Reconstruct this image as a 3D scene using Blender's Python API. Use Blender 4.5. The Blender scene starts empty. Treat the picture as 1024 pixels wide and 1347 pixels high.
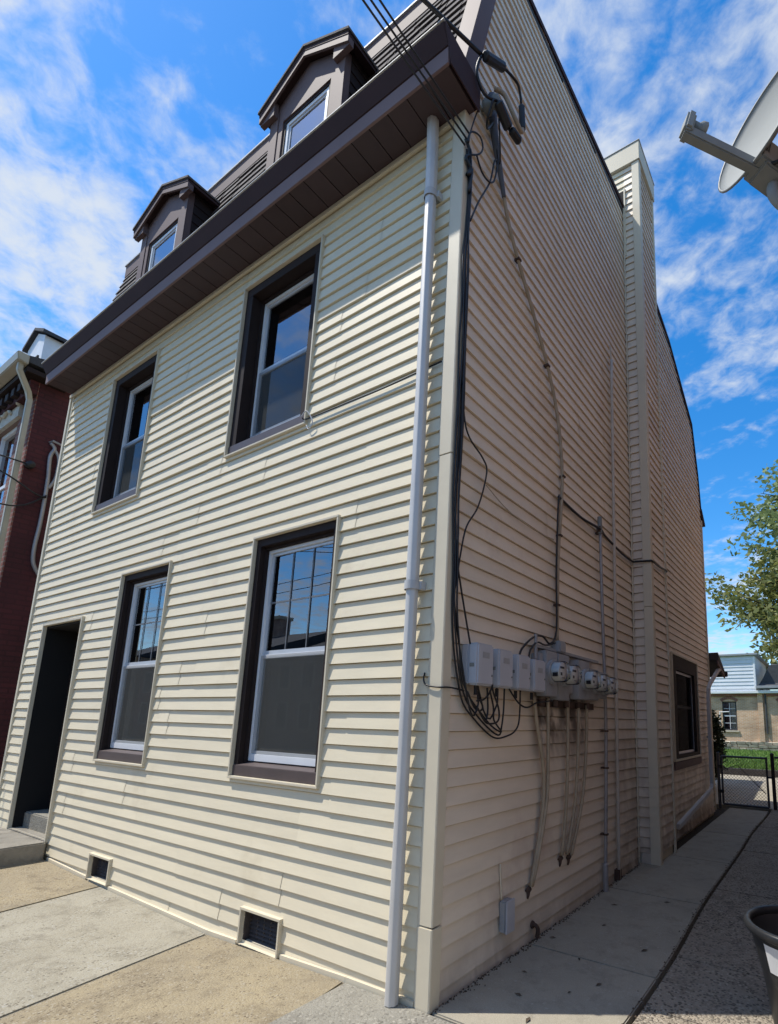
import bpy, bmesh, math, random
from mathutils import Vector, Matrix
R = math.radians
random.seed(11)
scene = bpy.context.scene
COL = scene.collection

# ------------------------------------------------------------------ camera
YAW, PITCH, ROLL = 0.55035, 0.17808, 0.01837
FPX, PPX, PPY, PW, PH = 685.75, 670.51, 823.68, 1024.0, 1347.0
CAM = Vector((1.8404, -2.2895, 1.4437))
fw = Vector((-math.sin(YAW)*math.cos(PITCH), math.cos(YAW)*math.cos(PITCH), math.sin(PITCH)))
rt = fw.cross(Vector((0, 0, 1))).normalized(); up = rt.cross(fw)
rt2 = rt*math.cos(ROLL)+up*math.sin(ROLL); up2 = up*math.cos(ROLL)-rt*math.sin(ROLL)
cd = bpy.data.cameras.new('camera'); cam = bpy.data.objects.new('camera', cd); COL.objects.link(cam)
cam.matrix_world = Matrix(((rt2.x, up2.x, -fw.x, CAM.x), (rt2.y, up2.y, -fw.y, CAM.y), (rt2.z, up2.z, -fw.z, CAM.z), (0, 0, 0, 1)))
cd.sensor_fit = 'HORIZONTAL'; cd.sensor_width = 36.0; cd.lens = FPX/PW*36.0
cd.shift_x = (PW/2-PPX)/PW; cd.shift_y = (PPY-PH/2)/PW
cd.clip_start = 0.05; cd.clip_end = 3000
scene.camera = cam

# ------------------------------------------------------------------ sun, sky
SUN_EL = R(62.0)
SUN_H = Vector((-0.848, -0.53, 0)).normalized()
to_sun = Vector((SUN_H.x*math.cos(SUN_EL), SUN_H.y*math.cos(SUN_EL), math.sin(SUN_EL)))
sl = bpy.data.lights.new('sun', 'SUN'); sl.energy = 3.3; sl.angle = R(0.55); sl.color = (1.0, 0.95, 0.86)
so = bpy.data.objects.new('sun', sl); COL.objects.link(so)
so.rotation_euler = (-to_sun).to_track_quat('-Z', 'Y').to_euler()
so.location = (-8, -8, 20)

world = bpy.data.worlds.new('World'); scene.world = world; world.use_nodes = True
wn = world.node_tree; wn.nodes.clear()
def N(t, typ, **k):
    n = t.nodes.new(typ)
    for a, b in k.items(): setattr(n, a, b)
    return n
out = N(wn, 'ShaderNodeOutputWorld')
sky = N(wn, 'ShaderNodeTexSky', sky_type='NISHITA'); sky.sun_disc = False
sky.sun_elevation = SUN_EL; sky.sun_rotation = math.atan2(SUN_H.x, SUN_H.y)
sky.air_density = 1.0; sky.dust_density = 0.3; sky.ozone_density = 3.0; sky.altitude = 100
hs = N(wn, 'ShaderNodeHueSaturation'); hs.inputs['Saturation'].default_value = 1.38; hs.inputs['Value'].default_value = 1.0
wn.links.new(sky.outputs[0], hs.inputs['Color'])
bg = N(wn, 'ShaderNodeBackground'); bg.inputs['Strength'].default_value = 0.15
wn.links.new(hs.outputs[0], bg.inputs['Color'])
cbg = N(wn, 'ShaderNodeBackground'); cbg.inputs['Color'].default_value = (0.84, 0.91, 1.0, 1); cbg.inputs['Strength'].default_value = 0.56
tc = N(wn, 'ShaderNodeTexCoord'); sep = N(wn, 'ShaderNodeSeparateXYZ'); wn.links.new(tc.outputs['Generated'], sep.inputs[0])
mx = N(wn, 'ShaderNodeMath', operation='MAXIMUM'); mx.inputs[1].default_value = 0.0; wn.links.new(sep.outputs['Z'], mx.inputs[0])
ad = N(wn, 'ShaderNodeMath', operation='ADD'); ad.inputs[1].default_value = 0.12; wn.links.new(mx.outputs[0], ad.inputs[0])
dx = N(wn, 'ShaderNodeMath', operation='DIVIDE'); dy = N(wn, 'ShaderNodeMath', operation='DIVIDE')
wn.links.new(sep.outputs['X'], dx.inputs[0]); wn.links.new(ad.outputs[0], dx.inputs[1])
wn.links.new(sep.outputs['Y'], dy.inputs[0]); wn.links.new(ad.outputs[0], dy.inputs[1])
cmb = N(wn, 'ShaderNodeCombineXYZ'); wn.links.new(dx.outputs[0], cmb.inputs[0]); wn.links.new(dy.outputs[0], cmb.inputs[1])
def cloud_noise(scale, stretch, rot, off, dist, detail, rough):
    mp = N(wn, 'ShaderNodeMapping'); mp.inputs['Scale'].default_value = (stretch, 1, 1); mp.inputs['Rotation'].default_value = (0, 0, rot); mp.inputs['Location'].default_value = off
    wn.links.new(cmb.outputs[0], mp.inputs[0])
    n = N(wn, 'ShaderNodeTexNoise'); n.inputs['Scale'].default_value = scale; n.inputs['Detail'].default_value = detail
    n.inputs['Roughness'].default_value = rough; n.inputs['Distortion'].default_value = dist
    wn.links.new(mp.outputs[0], n.inputs['Vector']); return n
n1 = cloud_noise(1.1, 1.0, 0.4, (3.1, 1.7, 0), 0.3, 3, 0.5)
n2 = cloud_noise(5.8, 0.85, 0.9, (7.3, 2.2, 0), 0.25, 9, 0.55)
n3 = cloud_noise(17.0, 0.9, 0.7, (1.3, 5.2, 0), 0.3, 6, 0.6)
def M2(op, a, b, clamp=False):
    m = N(wn, 'ShaderNodeMath', operation=op); m.use_clamp = clamp
    for i, v in enumerate((a, b)):
        if isinstance(v, (int, float)): m.inputs[i].default_value = v
        else: wn.links.new(v, m.inputs[i])
    return m.outputs[0]
s = M2('ADD', M2('MULTIPLY', n1.outputs['Fac'], 0.62), M2('MULTIPLY', n2.outputs['Fac'], 0.55))
s = M2('ADD', s, M2('MULTIPLY', n3.outputs['Fac'], 0.40))
rp = N(wn, 'ShaderNodeValToRGB'); wn.links.new(s, rp.inputs[0])
el = rp.color_ramp.elements; el[0].position = 0.70; el[0].color = (0, 0, 0, 1); el[1].position = 0.97; el[1].color = (0.92, 0.92, 0.92, 1)
rp.color_ramp.interpolation = 'EASE'
ms = N(wn, 'ShaderNodeMixShader'); wn.links.new(rp.outputs[0], ms.inputs[0]); wn.links.new(bg.outputs[0], ms.inputs[1]); wn.links.new(cbg.outputs[0], ms.inputs[2])
wn.links.new(ms.outputs[0], out.inputs['Surface'])

vs = scene.view_settings
vs.view_transform = 'Standard'; vs.look = 'None'; vs.gamma = 1.0; vs.exposure = 0.66; vs.use_curve_mapping = False

# ------------------------------------------------------------------ materials
def lin(c):
    c = c/255.0
    return c/12.92 if c <= 0.04045 else ((c+0.055)/1.055)**2.4
def material(name, col, rough=0.6, var=0.12, vscale=3.0, bump=0.0, bscale=60.0, metal=0.0, spec=0.5, per_obj=0.0, spots=None, aniso=None, coat=0.0):
    m = bpy.data.materials.new(name); m.use_nodes = True; t = m.node_tree; b = t.nodes['Principled BSDF']
    b.inputs['Roughness'].default_value = rough; b.inputs['Metallic'].default_value = metal; b.inputs['Specular IOR Level'].default_value = spec
    if coat: b.inputs['Coat Weight'].default_value = coat
    co = N(t, 'ShaderNodeTexCoord'); v = co.outputs['Object']
    if aniso:
        mp = N(t, 'ShaderNodeMapping'); mp.inputs['Scale'].default_value = aniso; t.links.new(v, mp.inputs[0]); v = mp.outputs[0]
    n = N(t, 'ShaderNodeTexNoise'); n.inputs['Scale'].default_value = vscale; n.inputs['Detail'].default_value = 7; n.inputs['Roughness'].default_value = 0.62
    t.links.new(v, n.inputs['Vector'])
    mr = N(t, 'ShaderNodeMapRange'); mr.inputs['From Min'].default_value = 0.3; mr.inputs['From Max'].default_value = 0.7
    mr.inputs['To Min'].default_value = 1-var; mr.inputs['To Max'].default_value = 1+var; t.links.new(n.outputs['Fac'], mr.inputs['Value'])
    fac = mr.outputs[0]
    if per_obj:
        oi = N(t, 'ShaderNodeObjectInfo'); mo = N(t, 'ShaderNodeMapRange'); mo.inputs['To Min'].default_value = 1-per_obj; mo.inputs['To Max'].default_value = 1+per_obj
        t.links.new(oi.outputs['Random'], mo.inputs['Value']); mm = N(t, 'ShaderNodeMath', operation='MULTIPLY'); t.links.new(fac, mm.inputs[0]); t.links.new(mo.outputs[0], mm.inputs[1]); fac = mm.outputs[0]
    vm = N(t, 'ShaderNodeVectorMath', operation='SCALE'); vm.inputs[0].default_value = col[:3]; t.links.new(fac, vm.inputs['Scale'])
    cur = vm.outputs[0]
    if spots:   # (colour, scale, lo, hi)
        for (sc, ss, lo, hi) in spots:
            n2_ = N(t, 'ShaderNodeTexNoise'); n2_.inputs['Scale'].default_value = ss; n2_.inputs['Detail'].default_value = 5; n2_.inputs['Roughness'].default_value = 0.65
            t.links.new(co.outputs['Object'], n2_.inputs['Vector'])
            r2 = N(t, 'ShaderNodeMapRange'); r2.inputs['From Min'].default_value = lo; r2.inputs['From Max'].default_value = hi; t.links.new(n2_.outputs['Fac'], r2.inputs['Value'])
            mxn = N(t, 'ShaderNodeMix', data_type='RGBA'); t.links.new(r2.outputs[0], mxn.inputs[0]); t.links.new(cur, mxn.inputs[6]); mxn.inputs[7].default_value = (*sc, 1); cur = mxn.outputs[2]
    t.links.new(cur, b.inputs['Base Color'])
    if bump:
        nb = N(t, 'ShaderNodeTexNoise'); nb.inputs['Scale'].default_value = bscale; nb.inputs['Detail'].default_value = 5; t.links.new(v, nb.inputs['Vector'])
        bp = N(t, 'ShaderNodeBump'); bp.inputs['Strength'].default_value = bump; bp.inputs['Distance'].default_value = 0.01; t.links.new(nb.outputs['Fac'], bp.inputs['Height']); t.links.new(bp.outputs[0], b.inputs['Normal'])
    m['cur'] = 0
    return m
def tree_of(m): return m.node_tree, m.node_tree.nodes['Principled BSDF']

CREAM = (0.745, 0.655, 0.478)
M = {}
M['cream'] = material('cream vinyl', CREAM, 0.62, 0.05, 2.5, 0.06, 240, spec=0.3, per_obj=0.03, spots=[((0.55, 0.46, 0.31), 1.7, 0.58, 0.92)], aniso=(1, 1, 6))
M['cream_trim'] = material('cream trim', (0.65, 0.575, 0.43), 0.6, 0.05, 4, 0.03, 80)
# side siding: same vinyl, with grime below the meters and splash dirt near the ground
def side_siding():
    m = material('cream vinyl weathered', (0.76, 0.655, 0.515), 0.5, 0.07, 2.2, 0.02, 160, per_obj=0.045, spots=[((0.52, 0.40, 0.32), 1.3, 0.55, 0.85)], aniso=(1, 1, 4))
    t, b = tree_of(m)
    cur = b.inputs['Base Color'].links[0].from_socket
    co = N(t, 'ShaderNodeTexCoord'); sp = N(t, 'ShaderNodeSeparateXYZ'); t.links.new(co.outputs['Object'], sp.inputs[0])
    def rng(sock, a, b_, c=None, d=None):
        r = N(t, 'ShaderNodeMapRange'); r.interpolation_type = 'SMOOTHSTEP'; r.inputs['From Min'].default_value = a; r.inputs['From Max'].default_value = b_; t.links.new(sock, r.inputs['Value']); return r.outputs[0]
    def mul(a, b_):
        x = N(t, 'ShaderNodeMath', operation='MULTIPLY'); t.links.new(a, x.inputs[0])
        if isinstance(b_, float): x.inputs[1].default_value = b_
        else: t.links.new(b_, x.inputs[1])
        return x.outputs[0]
    nz = N(t, 'ShaderNodeTexNoise'); nz.inputs['Scale'].default_value = 4; nz.inputs['Distortion'].default_value = 0.6; nz.inputs['Detail'].default_value = 6; mp = N(t, 'ShaderNodeMapping'); mp.inputs['Scale'].default_value = (1, 1.5, 0.8); t.links.new(co.outputs['Object'], mp.inputs[0]); t.links.new(mp.outputs[0], nz.inputs['Vector'])
    st = rng(nz.outputs['Fac'], 0.3, 0.62)
    patch = mul(mul(mul(rng(sp.outputs['Y'], 0.98, 1.16), rng(sp.outputs['Y'], 2.12, 1.92)), rng(sp.outputs['Z'], 0.95, 1.5)), rng(sp.outputs['Z'], 1.72, 1.66))
    k = mul(mul(patch, st), 0.95)
    mxn = N(t, 'ShaderNodeMix', data_type='RGBA'); t.links.new(k, mxn.inputs[0]); t.links.new(cur, mxn.inputs[6]); mxn.inputs[7].default_value = (0.085, 0.06, 0.042, 1)
    low = mul(mul(rng(sp.outputs['Z'], 0.30, -0.08), st), 0.45)
    mx2 = N(t, 'ShaderNodeMix', data_type='RGBA'); t.links.new(low, mx2.inputs[0]); t.links.new(mxn.outputs[2], mx2.inputs[6]); mx2.inputs[7].default_value = (0.20, 0.15, 0.11, 1)
    # rusty drip streaks in the corner by the chimney
    drip = mul(mul(mul(rng(sp.outputs['Y'], 2.72, 3.1), rng(sp.outputs['Z'], 2.4, 0.2)), st), 0.45)
    mx3 = N(t, 'ShaderNodeMix', data_type='RGBA'); t.links.new(drip, mx3.inputs[0]); t.links.new(mx2.outputs[2], mx3.inputs[6]); mx3.inputs[7].default_value = (0.22, 0.14, 0.10, 1)
    t.links.new(mx3.outputs[2], b.inputs['Base Color'])
    return m
M['side'] = side_siding()
M['brown'] = material('brown aluminium wrap', (0.125, 0.078, 0.072), 0.7, 0.08, 3, 0.03, 60)
M['brown_dark'] = material('dark brown aluminium', (0.048, 0.025, 0.025), 0.75, 0.1, 3, 0.03, 60, spec=0.25)
M['mauve_sunlit'] = material('mauve brown fascia metal', (0.19, 0.122, 0.115), 0.7, 0.08, 3, 0.03, 60)  # brown lightened so the colour itself carries the sunlit look of the band
M['soffit'] = material('dark brown vented soffit', (0.056, 0.033, 0.035), 0.7, 0.08, 5, 0.03, 60, per_obj=0.08)
M['drip'] = material('pale metal drip edge', (0.50, 0.50, 0.49), 0.6, 0.1, 5)
M['casing'] = material('dark brown casing', (0.026, 0.017, 0.015), 0.7, 0.1, 4, spec=0.2)
M['grille'] = material('dull grey grille', (0.15, 0.16, 0.175), 0.6, 0.05, 8)
M['sill'] = material('brown sill', (0.085, 0.062, 0.058), 0.5, 0.1, 5)
M['vinyl_white'] = material('white vinyl sash', (0.74, 0.75, 0.76), 0.35, 0.04, 8)
M['alu'] = material('mill aluminium screen frame', (0.55, 0.57, 0.60), 0.35, 0.06, 9, metal=0.2)
M['downspout'] = material('pale grey aluminium downspout', (0.60, 0.58, 0.55), 0.5, 0.05, 5, metal=0.2)
M['shingle'] = material('brown asphalt shingle', (0.095, 0.080, 0.075), 0.9, 0.3, 25, 0.4, 180, per_obj=0.2)
M['black'] = material('black cable jacket', (0.010, 0.010, 0.012), 0.45, 0.1, 8)
M['dark_interior'] = material('dark interior', (0.008, 0.007, 0.007), 0.9, 0.1, 2)
M['interior'] = material('dim interior wall', (0.10, 0.095, 0.09), 0.9, 0.1, 2)
M['blind'] = material('pale slat blind', (0.8, 0.8, 0.8), 0.5, 0.05, 8)
M['tan_cable'] = material('weathered tan service cable', (0.36, 0.29, 0.20), 0.6, 0.15, 12)
M['grey_cable'] = material('slate grey service cable', (0.09, 0.10, 0.12), 0.6, 0.15, 12)
M['meter_box'] = material('grey painted meter socket', (0.34, 0.345, 0.35), 0.5, 0.12, 8, 0.05, 60, spots=[((0.16, 0.12, 0.09), 9, 0.58, 0.75)])
M['nid_box'] = material('pale grey plastic box', (0.47, 0.48, 0.51), 0.5, 0.06, 6, 0.03, 60)
M['meter_face'] = material('meter dial face', (0.72, 0.72, 0.70), 0.5, 0.06, 6)
M['conduit'] = material('grey metal conduit', (0.33, 0.32, 0.32), 0.4, 0.12, 10, metal=0.3)
M['pvc'] = material('cream painted pipe', (0.52, 0.46, 0.38), 0.5, 0.1, 6)
M['rust'] = material('rusty metal', (0.075, 0.045, 0.032), 0.8, 0.3, 20)
def concrete(name, col, mott, peb, dark, agg=0.0, bump=0.5):
    """weathered concrete: broad mottling, blotches, fine sand grain, pale and dark pebbles"""
    m = bpy.data.materials.new(name); m.use_nodes = True; t, b = tree_of(m); b.inputs['Roughness'].default_value = 0.92; b.inputs['Specular IOR Level'].default_value = 0.25
    co = N(t, 'ShaderNodeTexCoord').outputs['Object']
    def noise(sc, det=6, rough=0.65, dist=0.0):
        n = N(t, 'ShaderNodeTexNoise'); n.inputs['Scale'].default_value = sc; n.inputs['Detail'].default_value = det; n.inputs['Roughness'].default_value = rough; n.inputs['Distortion'].default_value = dist
        t.links.new(co, n.inputs['Vector']); return n.outputs['Fac']
    def rng(v, a, b_, c=0.0, d=1.0):
        q = N(t, 'ShaderNodeMapRange'); q.inputs['From Min'].default_value = a; q.inputs['From Max'].default_value = b_; q.inputs['To Min'].default_value = c; q.inputs['To Max'].default_value = d; t.links.new(v, q.inputs['Value']); return q.outputs[0]
    def mix(f, a, b_):
        q = N(t, 'ShaderNodeMix', data_type='RGBA'); t.links.new(f, q.inputs[0])
        for i, v in ((6, a), (7, b_)):
            if isinstance(v, tuple): q.inputs[i].default_value = (*v, 1)
            else: t.links.new(v, q.inputs[i])
        return q.outputs[2]
    cur = mix(rng(noise(1.4, 8, 0.7, 0.6), 0.36, 0.64), col, mott)
    cur = mix(rng(noise(5.5, 8, 0.75, 0.3), 0.50, 0.74, 0, 0.75), cur, dark)
    vo = N(t, 'ShaderNodeTexVoronoi'); vo.inputs['Scale'].default_value = 75 if not agg else 62; vo.inputs['Randomness'].default_value = 1; t.links.new(co, vo.inputs['Vector'])
    sp = N(t, 'ShaderNodeSeparateColor'); t.links.new(vo.outputs['Color'], sp.inputs[0])
    edge = rng(vo.outputs['Distance'], 0.62, 0.40)
    def mul(x, y):
        q = N(t, 'ShaderNodeMath', operation='MULTIPLY'); t.links.new(x, q.inputs[0])
        if isinstance(y, float): q.inputs[1].default_value = y
        else: t.links.new(y, q.inputs[1])
        return q.outputs[0]
    patch = rng(noise(2.3, 4), 0.40, 0.58)
    cur = mix(mul(mul(edge, rng(sp.outputs[0], 0.80-agg*.2, 0.84-agg*.2)), rng(patch, 0, 1, 0.25+agg*.5, 0.95)), cur, peb)
    cur = mix(mul(mul(edge, rng(sp.outputs[1], 0.84-agg*.35, 0.88-agg*.35)), rng(patch, 0, 1, 0.3+agg*.5, 0.9)), cur, dark)
    v = N(t, 'ShaderNodeVectorMath', operation='SCALE'); t.links.new(cur, v.inputs[0]); t.links.new(rng(noise(160, 3, 0.8), 0.3, 0.7, 0.80, 1.2), v.inputs['Scale'])
    t.links.new(v.outputs[0], b.inputs['Base Color'])
    h = N(t, 'ShaderNodeMath', operation='ADD'); t.links.new(noise(110, 5, 0.75), h.inputs[0]); t.links.new(mul(edge, 0.35+agg), h.inputs[1])
    bp = N(t, 'ShaderNodeBump'); bp.inputs['Strength'].default_value = bump; bp.inputs['Distance'].default_value = 0.006; t.links.new(h.outputs[0], bp.inputs['Height']); t.links.new(bp.outputs[0], b.inputs['Normal'])
    return m
M['concrete_grey'] = concrete('grey rough concrete', (0.30, 0.28, 0.235), (0.25, 0.235, 0.195), (0.37, 0.345, 0.29), (0.15, 0.138, 0.115), 0.1, 0.7)
M['concrete_tan'] = concrete('tan weathered concrete', (0.345, 0.285, 0.185), (0.27, 0.225, 0.155), (0.36, 0.315, 0.24), (0.135, 0.105, 0.07), 0.0, 0.8)
M['concrete_pale'] = concrete('pale grey concrete', (0.36, 0.33, 0.26), (0.30, 0.27, 0.205), (0.37, 0.35, 0.30), (0.155, 0.135, 0.10), 0.0, 0.6)
M['concrete_walk'] = concrete('smooth grey alley concrete', (0.36, 0.325, 0.255), (0.30, 0.275, 0.22), (0.38, 0.35, 0.29), (0.19, 0.17, 0.135), -0.4, 0.3)
M['concrete_agg'] = concrete('exposed aggregate concrete', (0.39, 0.335, 0.26), (0.33, 0.285, 0.225), (0.46, 0.41, 0.33), (0.09, 0.077, 0.062), 0.6, 1.0)
M['step'] = material('stoop concrete', (0.26, 0.235, 0.19), 0.9, 0.2, 3, 0.4, 90, spots=[((0.16, 0.14, 0.11), 8, 0.5, 0.7)])
M['soil'] = material('dark soil and debris', (0.030, 0.024, 0.018), 0.95, 0.4, 20, 0.8, 60)
M['asphalt'] = material('asphalt', (0.05, 0.05, 0.052), 0.9, 0.25, 8, 0.4, 150)
M['kerb'] = material('kerb concrete', (0.30, 0.29, 0.27), 0.9, 0.15, 4, 0.3, 80)
M['bin'] = material('black plastic tub', (0.022, 0.023, 0.025), 0.38, 0.2, 6, 0.04, 40, spots=[((0.06, 0.06, 0.06), 12, 0.58, 0.75)])
M['label'] = material('white sticker', (0.75, 0.75, 0.74), 0.5, 0.05, 8)
M['dish'] = material('pale grey dish paint', (0.27, 0.285, 0.275), 0.75, 0.07, 6, spots=[((0.30, 0.29, 0.27), 7, 0.62, 0.80)])
M['dish_dark'] = material('grey dish bracket', (0.20, 0.21, 0.20), 0.5, 0.1, 8)
M['gate'] = material('dark galvanised gate tube', (0.075, 0.078, 0.085), 0.45, 0.15, 12, metal=0.3)
M['fence_black'] = material('black fence paint', (0.012, 0.012, 0.013), 0.5, 0.1, 12)
M['wire'] = material('grey chain link wire', (0.16, 0.16, 0.165), 0.45, 0.15, 12, metal=0.4)
M['timber'] = material('dark stained edging timber', (0.040, 0.036, 0.034), 0.8, 0.25, 6, 0.3, 40)
M['lawn'] = material('lawn soil and grass', (0.085, 0.135, 0.022), 0.95, 0.3, 4, 0.6, 30, spots=[((0.14, 0.16, 0.035), 3, 0.5, 0.75)])
M['grass'] = material('grass blades', (0.10, 0.19, 0.025), 0.7, 0.35, 1.2)
M['white_paint'] = material('white paint', (0.76, 0.77, 0.78), 0.5, 0.06, 4)
M['pale_siding'] = material('pale blue white siding', (0.66, 0.70, 0.74), 0.5, 0.06, 2, per_obj=0.04)
M['slate'] = material('dark slate roof', (0.055, 0.056, 0.060), 0.85, 0.2, 8, 0.3, 60)
M['grey_metal'] = material('grey metal gutter', (0.30, 0.31, 0.32), 0.4, 0.1, 5)
M['stone'] = material('pale foundation stone', (0.47, 0.41, 0.32), 0.9, 0.25, 3, 0.4, 20, per_obj=0.1)
M['bark'] = material('dark bark', (0.045, 0.036, 0.028), 0.95, 0.25, 8, 0.7, 30)
M['cream_gutter'] = material('cream gutter paint', (0.42, 0.39, 0.30), 0.45, 0.1, 4)
M['ornate'] = material('painted stone lintel', (0.50, 0.46, 0.38), 0.8, 0.15, 10, 0.3, 40)
M['louvre'] = material('brown grey vent louvre', (0.07, 0.055, 0.048), 0.6, 0.2, 12)
M['debris'] = material('dead leaf litter', (0.07, 0.05, 0.032), 0.9, 0.4, 30, per_obj=0.3)
def leaf_mat(name, col, var=0.35):
    m = material(name, col, 0.55, var, 0.7)
    t, b = tree_of(m)
    tr = N(t, 'ShaderNodeBsdfTranslucent'); cur = b.inputs['Base Color'].links[0].from_socket; t.links.new(cur, tr.inputs['Color'])
    mxs = N(t, 'ShaderNodeMixShader'); mxs.inputs[0].default_value = 0.35; o = t.nodes['Material Output']
    t.links.new(b.outputs[0], mxs.inputs[1]); t.links.new(tr.outputs[0], mxs.inputs[2]); t.links.new(mxs.outputs[0], o.inputs['Surface'])
    return m
M['leaf'] = leaf_mat('spring leaves', (0.20, 0.255, 0.105))
M['leaf2'] = leaf_mat('olive spring leaves', (0.205, 0.215, 0.06))
M['bush'] = leaf_mat('dark bush leaves', (0.022, 0.036, 0.014))
M['flower'] = material('white petals', (0.75, 0.75, 0.72), 0.6, 0.05, 8)

def brick_mat(name, c1, c2, mortar, scale=1.0, bw=0.215, bh=0.073, bias=0.0, rough=0.85, bump=0.5, msize=0.012):
    m = bpy.data.materials.new(name); m.use_nodes = True; t, b = tree_of(m)
    b.inputs['Roughness'].default_value = rough
    co = N(t, 'ShaderNodeTexCoord'); sp = N(t, 'ShaderNodeSeparateXYZ'); t.links.new(co.outputs['Object'], sp.inputs[0])
    a = N(t, 'ShaderNodeMath', operation='ADD'); t.links.new(sp.outputs['X'], a.inputs[0]); t.links.new(sp.outputs['Y'], a.inputs[1])
    c = N(t, 'ShaderNodeCombineXYZ'); t.links.new(a.outputs[0], c.inputs[0]); t.links.new(sp.outputs['Z'], c.inputs[1])
    br = N(t, 'ShaderNodeTexBrick'); t.links.new(c.outputs[0], br.inputs['Vector'])
    br.inputs['Scale'].default_value = 1.0/scale; br.inputs['Brick Width'].default_value = bw; br.inputs['Row Height'].default_value = bh; br.inputs['Mortar Size'].default_value = msize; br.inputs['Bias'].default_value = bias
    br.inputs['Color1'].default_value = (*c1, 1); br.inputs['Color2'].default_value = (*c2, 1); br.inputs['Mortar'].default_value = (*mortar, 1)
    n = N(t, 'ShaderNodeTexNoise'); n.inputs['Scale'].default_value = 1.3; n.inputs['Detail'].default_value = 8; t.links.new(co.outputs['Object'], n.inputs['Vector'])
    mr = N(t, 'ShaderNodeMapRange'); mr.inputs['From Min'].default_value = 0.3; mr.inputs['From Max'].default_value = 0.7; mr.inputs['To Min'].default_value = 0.72; mr.inputs['To Max'].default_value = 1.25; t.links.new(n.outputs['Fac'], mr.inputs['Value'])
    v = N(t, 'ShaderNodeVectorMath', operation='SCALE'); t.links.new(br.outputs['Color'], v.inputs[0]); t.links.new(mr.outputs[0], v.inputs['Scale']); t.links.new(v.outputs[0], b.inputs['Base Color'])
    inv = N(t, 'ShaderNodeMath', operation='SUBTRACT'); inv.inputs[0].default_value = 1; t.links.new(br.outputs['Fac'], inv.inputs[1])
    nb = N(t, 'ShaderNodeTexNoise'); nb.inputs['Scale'].default_value = 40; t.links.new(co.outputs['Object'], nb.inputs['Vector'])
    h = N(t, 'ShaderNodeMath', operation='ADD'); t.links.new(inv.outputs[0], h.inputs[0]); mm = N(t, 'ShaderNodeMath', operation='MULTIPLY'); mm.inputs[1].default_value = 0.5; t.links.new(nb.outputs['Fac'], mm.inputs[0]); t.links.new(mm.outputs[0], h.inputs[1])
    bp = N(t, 'ShaderNodeBump'); bp.inputs['Strength'].default_value = bump; bp.inputs['Distance'].default_value = 0.008; t.links.new(h.outputs[0], bp.inputs['Height']); t.links.new(bp.outputs[0], b.inputs['Normal'])
    return m
M['red_brick'] = brick_mat('dark red painted brick', (0.075, 0.015, 0.018), (0.058, 0.012, 0.015), (0.050, 0.011, 0.013))
M['red_brick_front'] = brick_mat('red face brick', (0.26, 0.085, 0.055), (0.20, 0.06, 0.045), (0.24, 0.17, 0.14))
M['tan_brick'] = brick_mat('orange tan brick', (0.60, 0.385, 0.235), (0.48, 0.275, 0.155), (0.56, 0.46, 0.35))
M['neighbour_brick'] = brick_mat('red brown brick', (0.34, 0.19, 0.14), (0.27, 0.14, 0.105), (0.34, 0.29, 0.25))

def glass_mat(name, ior=1.6, tint=(0.82, 0.86, 0.88)):
    m = bpy.data.materials.new(name); m.use_nodes = True; t = m.node_tree; t.nodes.clear()
    o = N(t, 'ShaderNodeOutputMaterial'); f = N(t, 'ShaderNodeFresnel'); f.inputs['IOR'].default_value = ior
    tr = N(t, 'ShaderNodeBsdfTransparent'); tr.inputs['Color'].default_value = (*tint, 1)
    g = N(t, 'ShaderNodeBsdfGlossy'); g.inputs['Roughness'].default_value = 0.0; g.inputs['Color'].default_value = (0.92, 0.95, 1, 1)
    co = N(t, 'ShaderNodeTexCoord'); n = N(t, 'ShaderNodeTexNoise'); n.inputs['Scale'].default_value = 3.0; n.inputs['Detail'].default_value = 1
    t.links.new(co.outputs['Object'], n.inputs['Vector']); bp = N(t, 'ShaderNodeBump'); bp.inputs['Strength'].default_value = 0.012; bp.inputs['Distance'].default_value = 0.02
    t.links.new(n.outputs['Fac'], bp.inputs['Height']); t.links.new(bp.outputs[0], g.inputs['Normal'])
    mxs = N(t, 'ShaderNodeMixShader'); t.links.new(f.outputs[0], mxs.inputs[0]); t.links.new(tr.outputs[0], mxs.inputs[1]); t.links.new(g.outputs[0], mxs.inputs[2]); t.links.new(mxs.outputs[0], o.inputs['Surface'])
    return m
M['glass'] = glass_mat('window glass', 2.7)
M['glass_bright'] = glass_mat('reflective dormer glass', 5.0)
M['pane_low'] = glass_mat('screened window glass', 1.55)
M['dull_glass'] = glass_mat('dull dark glass', 1.18, (0.5, 0.5, 0.5))
M['meter_glass'] = glass_mat('meter cover glass', 1.45, (0.93, 0.94, 0.94))
def screen_mat():
    m = bpy.data.materials.new('grey insect screen'); m.use_nodes = True; t = m.node_tree; t.nodes.clear()
    o = N(t, 'ShaderNodeOutputMaterial'); tr = N(t, 'ShaderNodeBsdfTransparent'); df = N(t, 'ShaderNodeBsdfDiffuse'); df.inputs['Color'].default_value = (0.15, 0.155, 0.15, 1)
    mxs = N(t, 'ShaderNodeMixShader'); mxs.inputs[0].default_value = 0.34; t.links.new(tr.outputs[0], mxs.inputs[1]); t.links.new(df.outputs[0], mxs.inputs[2]); t.links.new(mxs.outputs[0], o.inputs['Surface']); return m
M['screen'] = screen_mat()
M['reflection_dimmer'] = screen_mat(); _n = M['reflection_dimmer'].node_tree.nodes; M['reflection_dimmer'].name = 'reflection dimming sheet'  # for a dark sheet added to dim the side pane's reflection
for _q in _n:
    if _q.type == 'MIX_SHADER': _q.inputs[0].default_value = 0.7
    if _q.type == 'BSDF_DIFFUSE': _q.inputs['Color'].default_value = (0.012, 0.012, 0.013, 1)

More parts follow.
